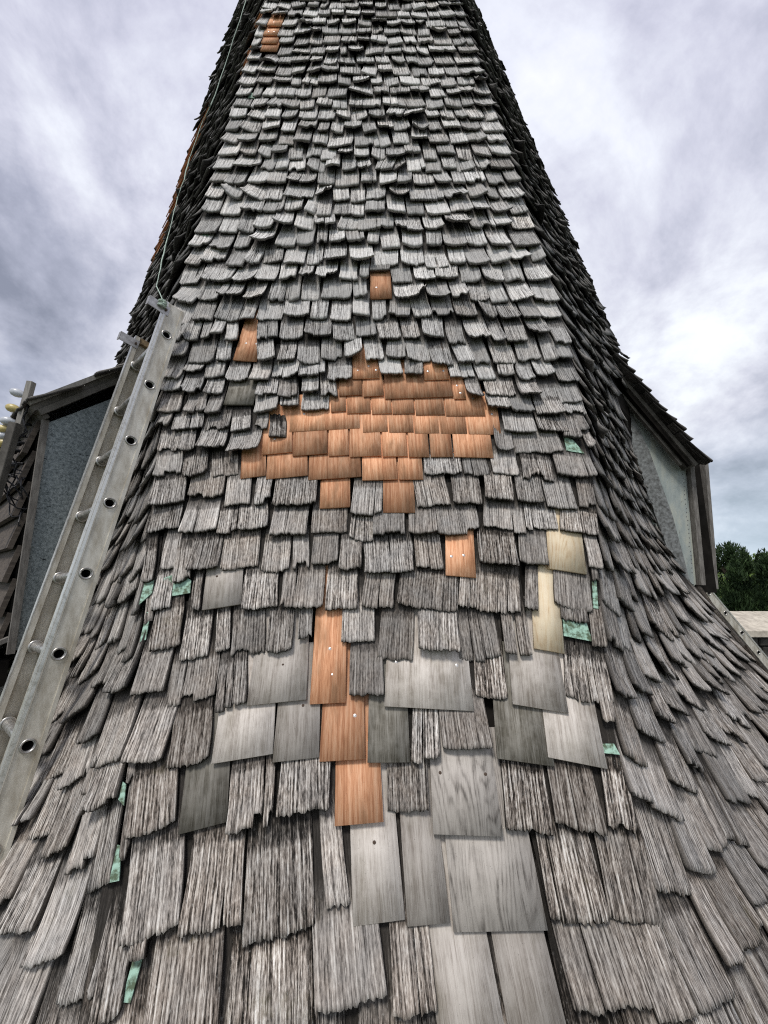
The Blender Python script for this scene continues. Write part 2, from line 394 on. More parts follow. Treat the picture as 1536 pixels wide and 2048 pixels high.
# ------------------------------------------------------------------ one shingle
def strip(x0, x1, L, T, b, cols, rows, q):
    """closed slab; local x across, y along (butt at 0, tail at -L), z out"""
    W = x1 - x0
    i = np.linspace(0, 1, cols + 1); xi = x0 + W * (i + np.concatenate(([0], q['jit'] * rng.uniform(-.35, .35, cols - 1) / cols, [0])))
    s = np.concatenate((np.linspace(0, .62, max(2, rows // 3), endpoint=False), 1 - (1 - .62) * np.linspace(1, 0, rows - max(2, rows // 3) + 1) ** 1.25))
    S, X = np.meshgrid(s, xi, indexing='ij')
    rd = rng.uniform(-1, 1, cols + 1); alt = np.where(np.arange(cols + 1) % 2 == 0, 1., -1.) * rng.uniform(.15, 1, cols + 1) if q['ridge'] > 0 else rd * 0
    u = 2 * (xi - q['xc']) / q['W']
    off = q['rag'] * (rng.uniform(-1, .6, cols + 1) + .35 * np.sin(xi * 70 + rng.uniform(0, 6))) - q['round'] * np.abs(u) ** 4 + q['boff']
    if q['chip'] > 0:
        c0 = rng.uniform(0, 1); wdt = rng.uniform(.12, .3)
        off -= q['chip'] * (np.abs(i - c0) < wdt) * rng.uniform(.6, 1, cols + 1)
    Y = -L * (1 - S) + off[None, :] * np.clip((S - .7) / .3, 0, 1) ** 1.2
    U = 2 * (X - q['xc']) / q['W']
    ws = q['waver'] * np.sin(S * rng.uniform(5, 11) + rng.uniform(0, 6)) * (np.abs(2 * i - 1) ** 3)[None, :]
    X = X + ws + q['skew'] * S ** 2
    z = b * S + T * S + q['curl'] * S ** 4 + q['cup'] * U ** 2 * S ** 2.5 + q['twist'] * U * S ** 2
    rv = 1 + .5 * np.sin(S * 9 + rd[None, :] * 3)
    top = z + q['ridge'] * alt[None, :] * rv * np.clip(S * 1.6, .2, 1)
    th = np.maximum(T * (.25 + .75 * S) * (1 + (.22 * rd[None, :] if q['ridge'] > 0 else 0)), .0012)
    bot = z - th
    # worn butt: round the last row down a little
    if q['ridge'] > 0: top[-1] -= T * .22
    n = (cols + 1) * (rows + 1)
    V = np.concatenate((np.stack((X, Y, top), -1).reshape(-1, 3), np.stack((X, Y, bot), -1).reshape(-1, 3)))
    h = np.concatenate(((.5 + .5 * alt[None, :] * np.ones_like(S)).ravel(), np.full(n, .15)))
    ex = np.clip((S - q['ex'] + .03) / .05, 0, 1); h = np.concatenate(((.5 + .5 * alt[None, :] * np.ones_like(S)).ravel() * (ex.ravel() > .5) + (ex.ravel() <= .5) * -3.0, np.full(n, -1.6)))  # negative h marks tails and undersides for the stain and painted gap shade
    uv = np.concatenate((np.stack((X, Y), -1).reshape(-1, 2), np.stack((X + .3, Y), -1).reshape(-1, 2)))
    c1 = cols + 1; I, J = np.meshgrid(np.arange(rows), np.arange(cols), indexing='ij'); a = (I * c1 + J).ravel()
    Q = [np.stack((a, a + c1, a + c1 + 1, a + 1), -1)[:, ::-1][:, [0, 1, 2, 3]]]
    Q.append(np.stack((a + n, a + n + c1, a + n + c1 + 1, a + n + 1), -1))
    e = np.arange(rows) * c1; Q.append(np.stack((e, e + c1, e + c1 + n, e + n), -1)); e2 = e + cols
    Q.append(np.stack((e2, e2 + n, e2 + c1 + n, e2 + c1), -1))
    k = rows * c1 + np.arange(cols); Q.append(np.stack((k, k + 1, k + 1 + n, k + n), -1))
    return V, np.concatenate(Q), uv, h

def shingle(W, L, E, style, near, curlf=1.0):
    """style: old / flat.  near: 2 fine, 1 medium, 0 coarse"""
    rows, step = {2: (10, .0040), 1: (6, .0085), 0: (4, .02)}[near]
    if style == 'flat':
        T = .0075 * curlf; b = T * 1.35 + .007 * curlf
        q = dict(jit=0, ridge=0, rag=0, round=0, chip=0, waver=0, skew=0, boff=0, curl=rng.uniform(0, .002), cup=0, twist=rng.uniform(-.001, .001), xc=0, W=W, ex=-1)
        V, Q, uv, h = strip(-W / 2, W / 2, L, T, b, 2, 3, q)
        h = np.zeros(len(V))
        return V, Q, uv, h
    T = rng.uniform(.009, .0145) if near else rng.uniform(.009, .013); b = T * 1.4 + rng.uniform(0, .005)
    cf = curlf
    q = dict(jit=1, ridge=.0011 if near == 2 else (.0010 if near else .0012), rag=(.0022, .0032, .0048)[near], round=rng.uniform(0, .007) + .006 * min(1, max(0, cf - .8)),
             chip=0, waver=rng.uniform(0, .003), skew=rng.uniform(-.004, .004), boff=0,
             curl=cf * rng.gamma(2.0, .0052), cup=cf * rng.normal(.001, .003), twist=cf * rng.normal(0, .005), xc=0, W=W, ex=1 - E / L * 1.10)
    if near == 2: q['rag'] *= rng.uniform(.5, 1.3)
    q['curl'] = min(q['curl'], .034)
    if rng.random() < .20: q['chip'] = rng.uniform(.008, .028)
    nsp = rng.choice([1, 1, 2, 3], p=[.50, .14, .26, .10]) if near == 2 else (rng.choice([1, 2], p=[.75, .25]) if near else 1)
    if W < .06: nsp = 1
    cuts = [-W / 2] + sorted(rng.uniform(-W * .32, W * .32, nsp - 1).tolist()) + [W / 2]
    parts = []
    for k in range(nsp):
        x0, x1 = cuts[k], cuts[k + 1]
        if x1 - x0 < .012: continue
        qq = dict(q)
        if nsp > 1:
            qq['boff'] = rng.uniform(-.012, .004); qq['curl'] = q['curl'] + rng.uniform(-.003, .004); qq['skew'] = q['skew'] + (k - (nsp - 1) / 2) * rng.uniform(.001, .005)
            if qq['chip'] and rng.random() < .5: qq['chip'] = 0
        cols = max(3, int((x1 - x0) / step))
        g = .0008 if k else 0
        parts.append(strip(x0 + g, x1, L, T, b, cols, rows, qq))
    o = 0; Vs, Qs, us, hs = [], [], [], []
    for V, Q, uv, h in parts: Vs.append(V); Qs.append(Q + o); us.append(uv); hs.append(h); o += len(V)
    return np.concatenate(Vs), np.concatenate(Qs), np.concatenate(us), np.concatenate(hs)

class Mass:
    def __init__(s): s.V = []; s.Q = []; s.U = []; s.A = {k: [] for k in ('h', 'rnd', 'warm', 'tone')}; s.n = 0
    def add(s, V, Q, U, A):
        s.V.append(V); s.Q.append(Q + s.n); s.U.append(U); s.n += len(V)
        for k in s.A: s.A[k].append(A[k])
    def put(s, name, mat, parent, origin, **props):
        if not s.V: return
        V = np.concatenate(s.V) - np.asarray(origin)
        me = quad_mesh(name, V, np.concatenate(s.Q), np.concatenate(s.U), {k: np.concatenate(a) for k, a in s.A.items()})
        return put(name, me, mat, parent, origin, **props)

def frame_at(face, uc, z, L):
    A, B = FACES[face] if isinstance(face, str) else face
    p = A(z) + (B(z) - A(z)) * uc; zt = z + L * .93; pt = A(zt) + (B(zt) - A(zt)) * uc
    up = pt - p; up /= np.linalg.norm(up); side = B(z) - A(z); side /= np.linalg.norm(side)
    nrm = np.cross(side, up); nrm /= np.linalg.norm(nrm); side = np.cross(up, nrm)
    return p, side, up, nrm

ITEMS = []      # candidates; the largest in view become parts of their own
def lay(face, uc, z, W, E, style='old', mat=None, dz=0.0, rot=0.0, lift=0.0, curlf=1.0, warm=0.0, tone=1.0, label=None, name='shingle', nails=(), long=2.25):
    L = E * long
    p, side, up, nrm = frame_at(face, uc, z, L)
    A_, B_ = FACES[face] if isinstance(face, str) else face
    zm = z + (up[2] * L) * .5; pm = A_(zm) + (B_(zm) - A_(zm)) * uc; sag = max(0.0, float(np.dot(p + up * L * .5 - pm, nrm)))
    p = p + up * dz + nrm * lift
    cr, sr = math.cos(rot), math.sin(rot); side, up = side * cr + up * sr, up * cr - side * sr
    tip = p + up * (E * .5); a = project(tip - side * W / 2); b = project(tip + side * W / 2); c = project(p); d = project(p + up * E)
    area = abs((b[0] - a[0]) * (d[1] - c[1]) - (b[1] - a[1]) * (d[0] - c[0]))
    inview = a[2] > .1 and -30 < a[0] < 1566 and -30 < c[1] < 2078 and face in ('F', 'FR', 'FL')
    ITEMS.append(dict(sag=sag, p=p, side=side, up=up, nrm=nrm, W=W, L=L, E=E, style=style, mat=mat, curlf=curlf, warm=warm, tone=tone, label=label, name=name,
                      nails=nails, area=area if inview else 0, dc=a[2]))

# ------------------------------------------------------------------ course lines and the boards one can pick out
ROWS = [2230, 2045, 1838, 1650, 1523, 1408, 1310, 1220, 1142, 1075, 1022, 963, 916, 869, 833, 800, 765, 731]
ZR = [z_of_y(y) if y < 2200 else -.96 for y in ROWS]
low = [ZR[0] - .14 * k for k in range(6, 0, -1)]
zr = low + ZR
while zr[-1] < 7.2: zr.append(zr[-1] + .1135)
zr = np.array(zr)
def row_near(py): return int(np.argmin(np.abs(zr - z_of_y(py))))
o_, g_, r_, d_, p_ = ('new', 'grey', 'ring', 'olive', 'pale')
SPECIAL = {   # butt line in the photograph: (left, right, kind, own butt line, nails at (fraction across, fraction up), lean)
    2045: [(880, 1017, g_, 2120, (), 0), (1020, 1140, g_, 2110, (), 0)],
    1838: [(707, 810, g_, 1840, ((.5, .78, 'rust'),), 0), (813, 898, g_, 1843, (), 0), (903, 1088, r_, 1856, (), 0)],
    1650: [(368, 460, d_, 1656, (), 0), (671, 768, o_, 1648, (), 0), (864, 1001, r_, 1670, ((.15, .80, 'rust'), (.86, .80, 'rust')), 0)],
    1523: [(432, 550, g_, 1520, ((.60, .97, 'rust'),), 0), (550, 641, g_, 1522, ((.6, .9, 'rust'),), 0), (641, 731, o_, 1523, ((.78, .72, 'nail'),), 0), (735, 820, d_, 1527, (), 0), (990, 1100, d_, 1527, (), 0), (1090, 1203, g_, 1528, (), 0)],
    1408: [(500, 616, g_, 1408, ((.55, .72, 'rust'),), 0), (622, 693, o_, 1409, ((.6, .52, 'nail'), (.5, 1.05, 'nail')), 0), (768, 944, g_, 1420, ((.12, .78, 'nail'), (.85, .78, 'nail')), 0), (1020, 1128, g_, 1420, (), 0)],
    1310: [(1062, 1121, p_, 1305, (), 0)],
    1220: [(412, 488, g_, 1219, ((.3, .8, 'rust'),), 0)],
    1142: [(889, 949, o_, 1158, ((.2, .45, 'nail'), (.62, .5, 'nail')), 0), (1092, 1165, p_, 1148, (), 0)],
    1022: [(641, 702, o_, 1022, (), 0), (766, 830, o_, 1032, (), 0)],
    963: [(485, 535, o_, 961, (), 0), (536, 618, o_, 962, (), 0), (619, 724, o_, 964, (), 0), (725, 795, o_, 967, (), 0), (797, 846, o_, 966, (), 0)],
    916: [(528, 587, o_, 914, ((.4, .62, 'nail'),), 0), (588, 657, o_, 917, (), 0), (659, 699, o_, 918, (), 0), (701, 763, o_, 920, (), 0), (765, 815, o_, 920, (), 0), (817, 858, o_, 921, (), 0), (860, 904, o_, 921, (), 0), (906, 984, o_, 922, (), 0)],
    869: [(581, 721, o_, 866, ((.2, .98, 'nail'),), 0), (726, 776, o_, 870, (), 0), (778, 827, o_, 871, (), 0), (829, 878, o_, 873, (), 0), (880, 933, o_, 874, (), 0), (935, 1000, o_, 875, ((.8, 1.0, 'nail'),), 0)],
    833: [(452, 510, d_, 818, (), -.10), (663, 693, o_, 829, (), 0), (695, 742, o_, 832, (), 0), (744, 784, o_, 833, (), 0), (785, 829, o_, 833, (), 0), (831, 889, o_, 835, (), 0), (891, 969, o_, 837, ((.75, .95, 'nail'),), 0)],
    800: [(679, 725, o_, 796, (), 0), (727, 768, o_, 798, (), 0), (770, 906, o_, 801, (), 0), (907, 931, o_, 803, ((.4, .7, 'nail'), (.6, .3, 'nail')), 0)],
    765: [(706, 759, o_, 763, ((.2, .5, 'nail'), (.62, .75, 'nail'), (.9, .48, 'nail')), 0), (848, 897, o_, 765, ((.18, .5, 'nail'), (.82, .5, 'nail'), (.3, 1.1, 'nail')), 0), ],
    731: [(470, 517, o_, 730, ((.35, .85, 'nail'), (.8, .85, 'nail')), -.13)],
    605: [(741, 784, o_, 606, ((.3, .62, 'nail'),), 0)],
    113: [(522, 556, o_, 113, (), 0)], 98: [(524, 556, o_, 98, (), 0)], 82: [(528, 556, o_, 82, ((.3, .5, 'nail'), (.7, .5, 'nail')), 0)], 63: [(536, 564, o_, 63, ((.4, .5, 'nail'),), 0)],
}
MATS = {o_: M_NEW, g_: M_GREY, r_: M_RING, d_: M_OLIVE, p_: M_PALE}
LAB = {o_: 'new orange cedar shingle with crisp edges', g_: 'smooth silvery replacement shingle', r_: 'smooth grey shingle with wavy growth rings', d_: 'smooth dark olive stained shingle', p_: 'fresh pale yellow shingle'}
NAME = {o_: 'cedar_shingle', g_: 'smooth_shingle', r_: 'smooth_shingle', d_: 'smooth_shingle', p_: 'smooth_shingle'}
spec_rows = {}
for y, lst in SPECIAL.items():
    spec_rows.setdefault(row_near(y), []).extend(lst)
# holes in the old courses: stretches with no old board, so the longer one beneath shows
HOLES = {row_near(565): [(742, 783)], 
          row_near(1220): [(1068, 1100), (288, 314), (352, 388), (1176, 1190)], row_near(1310): [(632, 684), (290, 308), (1118, 1172)], row_near(916): [(1124, 1160)], row_near(1523): [(1204, 1234)], row_near(2045): [(262, 298)], row_near(1838): [(238, 258)], row_near(1650): [(250, 266)], row_near(800): [(450, 512)], row_near(697): [(482, 516)], row_near(1142): [(290, 330)]}

COPPER_GAPS = [(742, 783), (288, 314), (352, 388), (1176, 1190), (290, 308), (1118, 1172), (1124, 1160), (1204, 1234), (262, 298), (238, 258), (250, 266)]
def fill_row(face, ri, z, E, ranges, curlf, warm, tone, wmean, sag=0.0):
    A, B = FACES[face] if isinstance(face, str) else face
    Wd = np.linalg.norm(B(z) - A(z))
    w1, w2 = rng.uniform(0, 6, 2)
    for x0, x1 in ranges:
        x = x0
        while x < x1 - .02:
            if face == 'FL' and ((2.5 < z < 4.15 and x < Wd * .30) or (3.15 < z < 3.95 and x > Wd - .13)):
                w = min(x1 - x, .12); lay(face, (x + w / 2) / Wd, z, w - .003, E, 'flat', M_NEW, tone=.85, label='darkened orange cedar shingle', name='cedar_shingle'); x += w; continue
            w = float(np.clip(rng.normal(wmean, wmean * (.20 if z < .6 else .14)), wmean * .55, wmean * 1.75))
            if rng.random() < .05: w *= 1.5
            if x1 - x - w < .045: w = x1 - x
            if face == 'FR' and -.12 < z < 1.15:
                q_ = project(A(z + .03) + (B(z + .03) - A(z + .03)) * (x + w * .6) / Wd)
                if q_[0] > np.interp(q_[1], [740, 900, 1060, 1185, 1200], [1212, 1256, 1322, 1374, 1600]): break
            gap = gapw + float(np.clip(rng.normal(.0058, .0035), .001, .016))
            dz = rng.normal(0, .0125 if -.5 < z < .8 else .0105) + (rng.uniform(-.03, .01) if rng.random() < .10 else 0) + .007 * math.sin(x * 5.5 + z * 3.1) + .004 * math.sin(x * 13 + w1)
            lay(face, (x + w / 2) / Wd, z, w - gap, E, 'old', M_OLD, dz=dz, rot=rng.normal(0, .040 if face == 'F' else .052) + (rng.normal(0, .09) if rng.random() < .07 else 0), curlf=curlf * (2.2 if rng.random() < .08 else 1),
                warm=float(np.clip(warm + rng.normal(0, .15), 0, 1)), tone=tone)
            x += w
def width_fit(z): return np.interp(z, [-1, .2, .9, 7], [.122, .112, .099, .102])
def sub(ranges, a, b):
    out = []
    for x0, x1 in ranges:
        if b <= x0 or a >= x1: out.append((x0, x1)); continue
        if a - x0 > .025: out.append((x0, a))
        if x1 - b > .025: out.append((b, x1))
    return out

for ri in range(len(zr) - 1):
    z = float(zr[ri]); z1 = float(zr[ri + 1]); E = float(math.hypot(z1 - z, yf(z1) - yf(z))) * 1.04
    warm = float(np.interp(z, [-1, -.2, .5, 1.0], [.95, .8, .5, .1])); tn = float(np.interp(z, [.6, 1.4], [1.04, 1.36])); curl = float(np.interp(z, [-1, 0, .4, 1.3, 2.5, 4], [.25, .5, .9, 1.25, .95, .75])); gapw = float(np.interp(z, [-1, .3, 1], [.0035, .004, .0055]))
    ln = 2.0 if z > 0 else 1.9
    # front face
    if z < 5.2:
        A, B = FACES['F']; a, b = A(z), B(z); W = b[0] - a[0]; rngs = [(-.012, W + .012)]
        dc = project((0, a[1], z))[2]
        def m_of(px): return (px - 768) / F * dc - a[0]
        for (pl, pr, kind, py, nails, lean) in spec_rows.get(ri, []):
            l, r = m_of(pl), m_of(pr)
            if z > 3: l = max(l, -.01)
            rngs = sub(rngs, l - .002, r + .002)
            zz = z_of_y(py); fz = A(zz); Ls = (z - zz) / max(.2, math.cos(.35))
            # re-measure at the board's own butt line
            dcb = project((0, fz[1], zz))[2]; l2 = (pl - 768) / F * dcb; r2 = (pr - 768) / F * dcb
            bz = B(zz); uc = ((l2 + r2) / 2 - fz[0]) / (bz[0] - fz[0])
            lay('F', uc, zz, (r2 - l2) - .0015, E + max(0, z - zz), 'flat', MATS[kind], rot=lean, lift=(.010 if 900 < py < 970 else .005 if 850 < py < 900 else .003 if 760 < py < 850 else .002) if kind == o_ else .003, warm=0, tone={'grey': 1.0, 'olive': 1.0}.get(kind, 1.0),
                label=LAB[kind], name=NAME[kind], nails=nails, curlf=.62 if kind == o_ and 760 < py < 970 else 1.0, long={1409: 3.0,  765: 2.8, 1305: 2.7, 730: 2.6, 606: 2.3, 1158: 1.75, 1148: 2.3, 818: 2.4}.get(py, 2.15))
        for (pl, pr) in HOLES.get(ri, []):
            l, r = m_of(pl), m_of(pr); rngs = sub(rngs, l, r)
            if (pl, pr) in COPPER_GAPS:
                lay('F', (l + r) / 2 / W, z, r - l - .004, E, 'old', M_OLD, dz=E * .62, warm=warm, tone=.9, curlf=.3)
        fill_row('F', ri, z, E, rngs, curl, warm, tn, float(width_fit(z)))
    # the facets beside it
    for f in ('FR', 'FL'):
        A, B = FACES[f]; W = np.linalg.norm(B(z) - A(z))
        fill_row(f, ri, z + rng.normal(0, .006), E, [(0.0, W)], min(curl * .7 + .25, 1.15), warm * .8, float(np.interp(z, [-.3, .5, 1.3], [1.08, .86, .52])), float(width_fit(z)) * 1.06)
    if z < 4.5:
        for f in ('E', 'W'):
            A, B = FACES[f]; W = np.linalg.norm(B(z) - A(z))
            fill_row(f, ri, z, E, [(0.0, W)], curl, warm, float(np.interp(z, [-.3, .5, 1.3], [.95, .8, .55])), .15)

def emit():
    old = [i for i, it in enumerate(ITEMS) if it['style'] == 'old']
    big = set(sorted(old, key=lambda i: -ITEMS[i]['area'])[:300])
    mass = Mass()
    for i, it in enumerate(ITEMS):
        px = it['W'] / max(it['dc'], .1) * F
        near = 2 if (i in big or it['area'] > 1500) else (1 if it['area'] > 350 else 0)
        V, Q, U, h = shingle(it['W'], it['L'], it['E'], it['style'], near, it['curlf'])
        tt = np.clip(-V[:, 1] / it['L'], 0, 1); V[:, 2] -= 4 * it['sag'] * tt * (1 - tt)
        # local (x, y down, z out) -> world
        Wv = V[:, :1] * it['side'] - V[:, 1:2] * it['up'] + V[:, 2:3] * it['nrm']
        n = len(V); r = rng.random()
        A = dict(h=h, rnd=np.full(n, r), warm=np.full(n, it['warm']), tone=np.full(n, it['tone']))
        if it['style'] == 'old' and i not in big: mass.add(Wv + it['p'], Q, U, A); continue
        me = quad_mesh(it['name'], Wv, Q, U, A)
        pr = {'label': it['label']} if it['label'] else {}
        ob = put(it['name'], me, it['mat'], spire, it['p'], **pr)
        for (fx, fy, kind) in it['nails']:
            T = .0075 * 2.35 * it['curlf']; s_ = 1 - fy * it['E'] / it['L']
            c = it['p'] + it['side'] * (fx - .5) * it['W'] + it['up'] * fy * it['E'] + it['nrm'] * (T * s_ + .007 * it['curlf'] * s_ + .0010 - 4 * it['sag'] * s_ * (1 - s_))
            m = MB(); rr = .0046 if kind == 'nail' else .0038
            m.add([c + it['nrm'] * .0012] + [c + rr * (it['side'] * math.cos(t) + it['up'] * math.sin(t)) for t in np.linspace(0, 2 * math.pi, 11)[:-1]] , [(0, k + 1, (k + 1) % 10 + 1) for k in range(10)])
            m.put('nail', M_NAIL if kind == 'nail' else M_RUST, ob, c)
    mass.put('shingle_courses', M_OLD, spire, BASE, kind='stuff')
emit()

# copper soakers showing at the hips and between boards
def on_face(face, px, py):
    A, B = FACES[face]; best = None
    lo, hi, zl, zh = -.05, 1.05, -1.2, 7.0
    for _ in range(7):
        for u in np.linspace(lo, hi, 21):
            for z in np.linspace(zl, zh, 41):
                p = A(z) + (B(z) - A(z)) * u; q = project(p); e = (q[0] - px) ** 2 + (q[1] - py) ** 2
                if q[2] > .1 and (best is None or e < best[0]): best = (e, u, z)
        du, dz = (hi - lo) / 6, (zh - zl) / 8; lo, hi, zl, zh = best[1] - du, best[1] + du, best[2] - dz, best[2] + dz
    return best[1], best[2]
def sheet(face, pts, lift, mat, name, **props):
    """small bent metal or board offcut lying on a face; pts are photograph pixels"""
    vs = []
    for px, py in pts:
        u, z = on_face(face, px, py); p, s, up, n = frame_at(face, u, z, .2); vs.append((p + n * lift, n))
    k = len(vs); top = [v for v, n in vs]; bot = [v - n * .003 for v, n in vs]
    m = MB().add(top + bot, [tuple(range(k)), tuple(reversed(range(k, 2 * k)))] + [(i, i + k, (i + 1) % k + k, (i + 1) % k) for i in range(k)])
    return m.put(name, mat, spire, **props)
for f, pts, lf in (('F', [(286, 1214), (300, 1158), (318, 1146), (312, 1190)], .024), ('F', [(330, 1200), (386, 1190), (388, 1165), (365, 1150), (335, 1160)], .022),
                   ('F', [(288, 1287), (301, 1228), (309, 1230), (300, 1283)], .024), ('F', [(1122, 1275), (1120, 1240), (1164, 1240), (1178, 1286)], .022),
                   ('F', [(1128, 908), (1122, 878), (1140, 886), (1163, 914)], .024), ('F', [(1195, 1508), (1192, 1490), (1220, 1490), (1232, 1512)], .022),
                   ('F', [(254, 1996), (272, 1998), (306, 1872), (292, 1860)], .022), ('F', [(230, 1762), (250, 1758), (254, 1690), (246, 1688)], .024),
                   ('F', [(1180, 1220), (1178, 1160), (1186, 1160), (1190, 1222)], .022), ('F', [(247, 1600), (258, 1612), (262, 1570), (256, 1565)], .024),
                   ('F', [(400, 497), (418, 497), (422, 470), (410, 472)], .022), ('F', [(498, 205), (512, 206), (514, 196), (502, 195)], .022)):
    sheet(f, pts, lf, M_COPPER, 'copper_soaker')

# ------------------------------------------------------------------ dormers (parts of the spire)
def unit(v): v = np.asarray(v, float); return v / np.linalg.norm(v)
Zu = np.array([0, 0, 1.])
def prism(m, prof, base, ax, ay, az, depth):
    """profile (a, b) in the ax, ay plane, extruded along az from 0 to depth"""
    n = len(prof); vs = [base + ax * a + ay * b for a, b in prof] + [base + ax * a + ay * b + az * depth for a, b in prof]
    return m.add(vs, [tuple(range(n)), tuple(reversed(range(n, 2 * n)))] + [(i, (i + 1) % n, (i + 1) % n + n, i + n) for i in range(n)])

def roof_shingles(parent, P0, P1, up, n_rows, E, tone=.7, cf=.7):
    """courses on a lean-to roof: eave from P0 to P1 seen from outside, up = direction of rise"""
    P0, P1, up = map(np.asarray, (P0, P1, up)); side = unit(P1 - P0); W = np.linalg.norm(P1 - P0); nrm = np.cross(side, up)
    for r in range(n_rows):
        x = -rng.uniform(0, .03)
        while x < W:
            w = float(np.clip(rng.normal(.115, .025), .06, .18)); L = E * 2.2
            if r == 0 and x < .2 or True:
                p = P0 + side * (x + w / 2) + up * (r * E - .03 + rng.normal(0, .006))
                V, Q, U, h = shingle(w - .004, L, E, 'old', 1, cf)
                n = len(V); rr = rng.random()
                Wv = V[:, :1] * side - V[:, 1:2] * up + V[:, 2:3] * nrm
                me = quad_mesh('roof_shingle', Wv, Q, U, dict(h=h, rnd=np.full(n, rr), warm=np.full(n, .3), tone=np.full(n, tone)))
                put('roof_shingle', me, M_OLD, parent, p)
            x += w

# right-hand dormer: cheek faces the camera, opening faces +X
YR = 2.56
X_, Y_ = np.array([1., 0, 0]), np.array([0, 1., 0])
def rp(px, py, Y=YR):      # point on the plane Y = const seen at a pixel
    h = (px - 768) / F; v = (1024 - py) / F; return ray(px, py, Y / (CP - SP * v))
def xz(p): return (p[0], p[2])
T1, T2, T3, T4 = rp(1212, 752), rp(1370, 925), rp(1392, 1168), rp(1375, 1185)
m = MB(); base = np.array([0, YR, 0.])
prism(m, [xz(T1), xz(T2), xz(T3), xz(T4), (T4[0] - .25, T4[2]), (T1[0] - .25, T1[2])], base, X_, Zu, Y_, 1.45)
dr = m.put('dormer', M_LEAD, spire, base, label='dormer on the right with pale green panel cheek')
q1, q2, q3 = rp(1246, 790), rp(1366, 926), rp(1387, 1168)
m = MB(); prism(m, [xz(q1), xz(q2), xz(q3), xz(rp(1378, 1168))], base - Y_ * .006, X_, Zu, Y_, .005); m.put('cheek_panel', M_LEAD, dr)
m = MB(); pts = [rp(1207, 752, YR - .02), rp(1250, 792, YR - .02), rp(1300, 905, YR - .02), rp(1345, 1030, YR - .02), rp(1382, 1170, YR - .02), rp(1372, 1196, YR - .02), rp(1340, 1110, YR - .02), rp(1285, 960, YR - .02), rp(1238, 850, YR - .02)]
prism(m, [(p[0], p[2]) for p in pts], base - Y_ * .02, X_, Zu, Y_, .012); m.put('lead_flashing', M_FLASH, dr)
# beads of lead nails down the roof line and the post
def beads(a, b, n, rad, par, Y):
    for k in range(n):
        t = (k + .5) / n; c = a + (b - a) * t + rng.normal(0, .002, 3) * (1, 0, 1); c[1] = Y
        mm = MB(); vs = [c - Y_ * rad * .8] + [c + rad * (X_ * math.cos(q) + Zu * math.sin(q)) for q in np.linspace(0, 2 * math.pi, 9)[:-1]]
        mm.add(vs, [(0, i + 1, (i + 1) % 8 + 1) for i in range(8)]); mm.put('nail', M_FLASH, par, c)
beads(rp(1255, 796), rp(1362, 916), 17, .011, dr, YR - .006)
beads(rp(1364, 945), rp(1384, 1150), 24, .0045, dr, YR - .006)
m = MB(); a, b = rp(1372, 925), rp(1394, 1170)
prism(m, [(a[0], a[2] + .04), (a[0] + .028, a[2] + .03), (b[0] + .030, b[2]), (b[0], b[2])], base - Y_ * .035, X_, Zu, Y_, .05); m.put('post', M_POST, dr, label='weathered grey timber jamb')
a, b = rp(1405, 930, YR + .16), rp(1424, 1178, YR + .16)
m = MB(); prism(m, [(a[0] + .022, a[2] + .04), (a[0] + .046, a[2] + .03), (b[0] + .046, b[2]), (b[0] + .022, b[2])], base + Y_ * .16, X_, Zu, Y_, .06); m.put('post', M_POST, dr)
m = MB(); x0 = rp(1392, 1168)[0]
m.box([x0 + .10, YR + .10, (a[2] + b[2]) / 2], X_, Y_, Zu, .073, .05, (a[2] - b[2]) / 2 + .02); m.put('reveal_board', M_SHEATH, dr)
for k in range(9):
    z = b[2] + .05 + k * (a[2] - b[2]) / 9.0
    m = MB(); m.box([x0 + .10, YR + .95, z], unit((1, 0, -.5)), Y_, unit((.5, 0, 1)), .07, .72, .008); m.put('louvre_slat', M_LOUVRE, dr)
R0, R1 = rp(1192, 694, YR - .12), rp(1394, 930, YR - .12)
R0 = R0 - unit(R1 - R0) * .28
rd_ = unit(R1 - R0); rn = np.array([-rd_[2], 0, rd_[0]]); rn = rn if rn[2] > 0 else -rn
Lr = np.linalg.norm(R1 - R0)
m = MB(); m.box(R0 + rd_ * Lr / 2 + Y_ * .85 + rn * .0, rd_, Y_, rn, Lr / 2, .85, .012); m.put('roof_board', M_FASCIA, dr)
m = MB(); m.box(R0 + rd_ * Lr / 2 + Y_ * .02 - rn * .028, rd_, Y_, rn, Lr / 2 - .02, .012, .010); m.put('verge_board', M_SHEATH, dr)
m = MB(); m.box(R0 + rd_ * Lr / 2 + Y_ * .05 - rn * .048, rd_, Y_, rn, Lr / 2 - .05, .012, .008); m.put('verge_board', M_FASCIA, dr)
roof_shingles(dr, R1 + rn * .014 - Y_ * .05, R1 + rn * .014 + Y_ * 1.2, -rd_, 12, .085, .62)

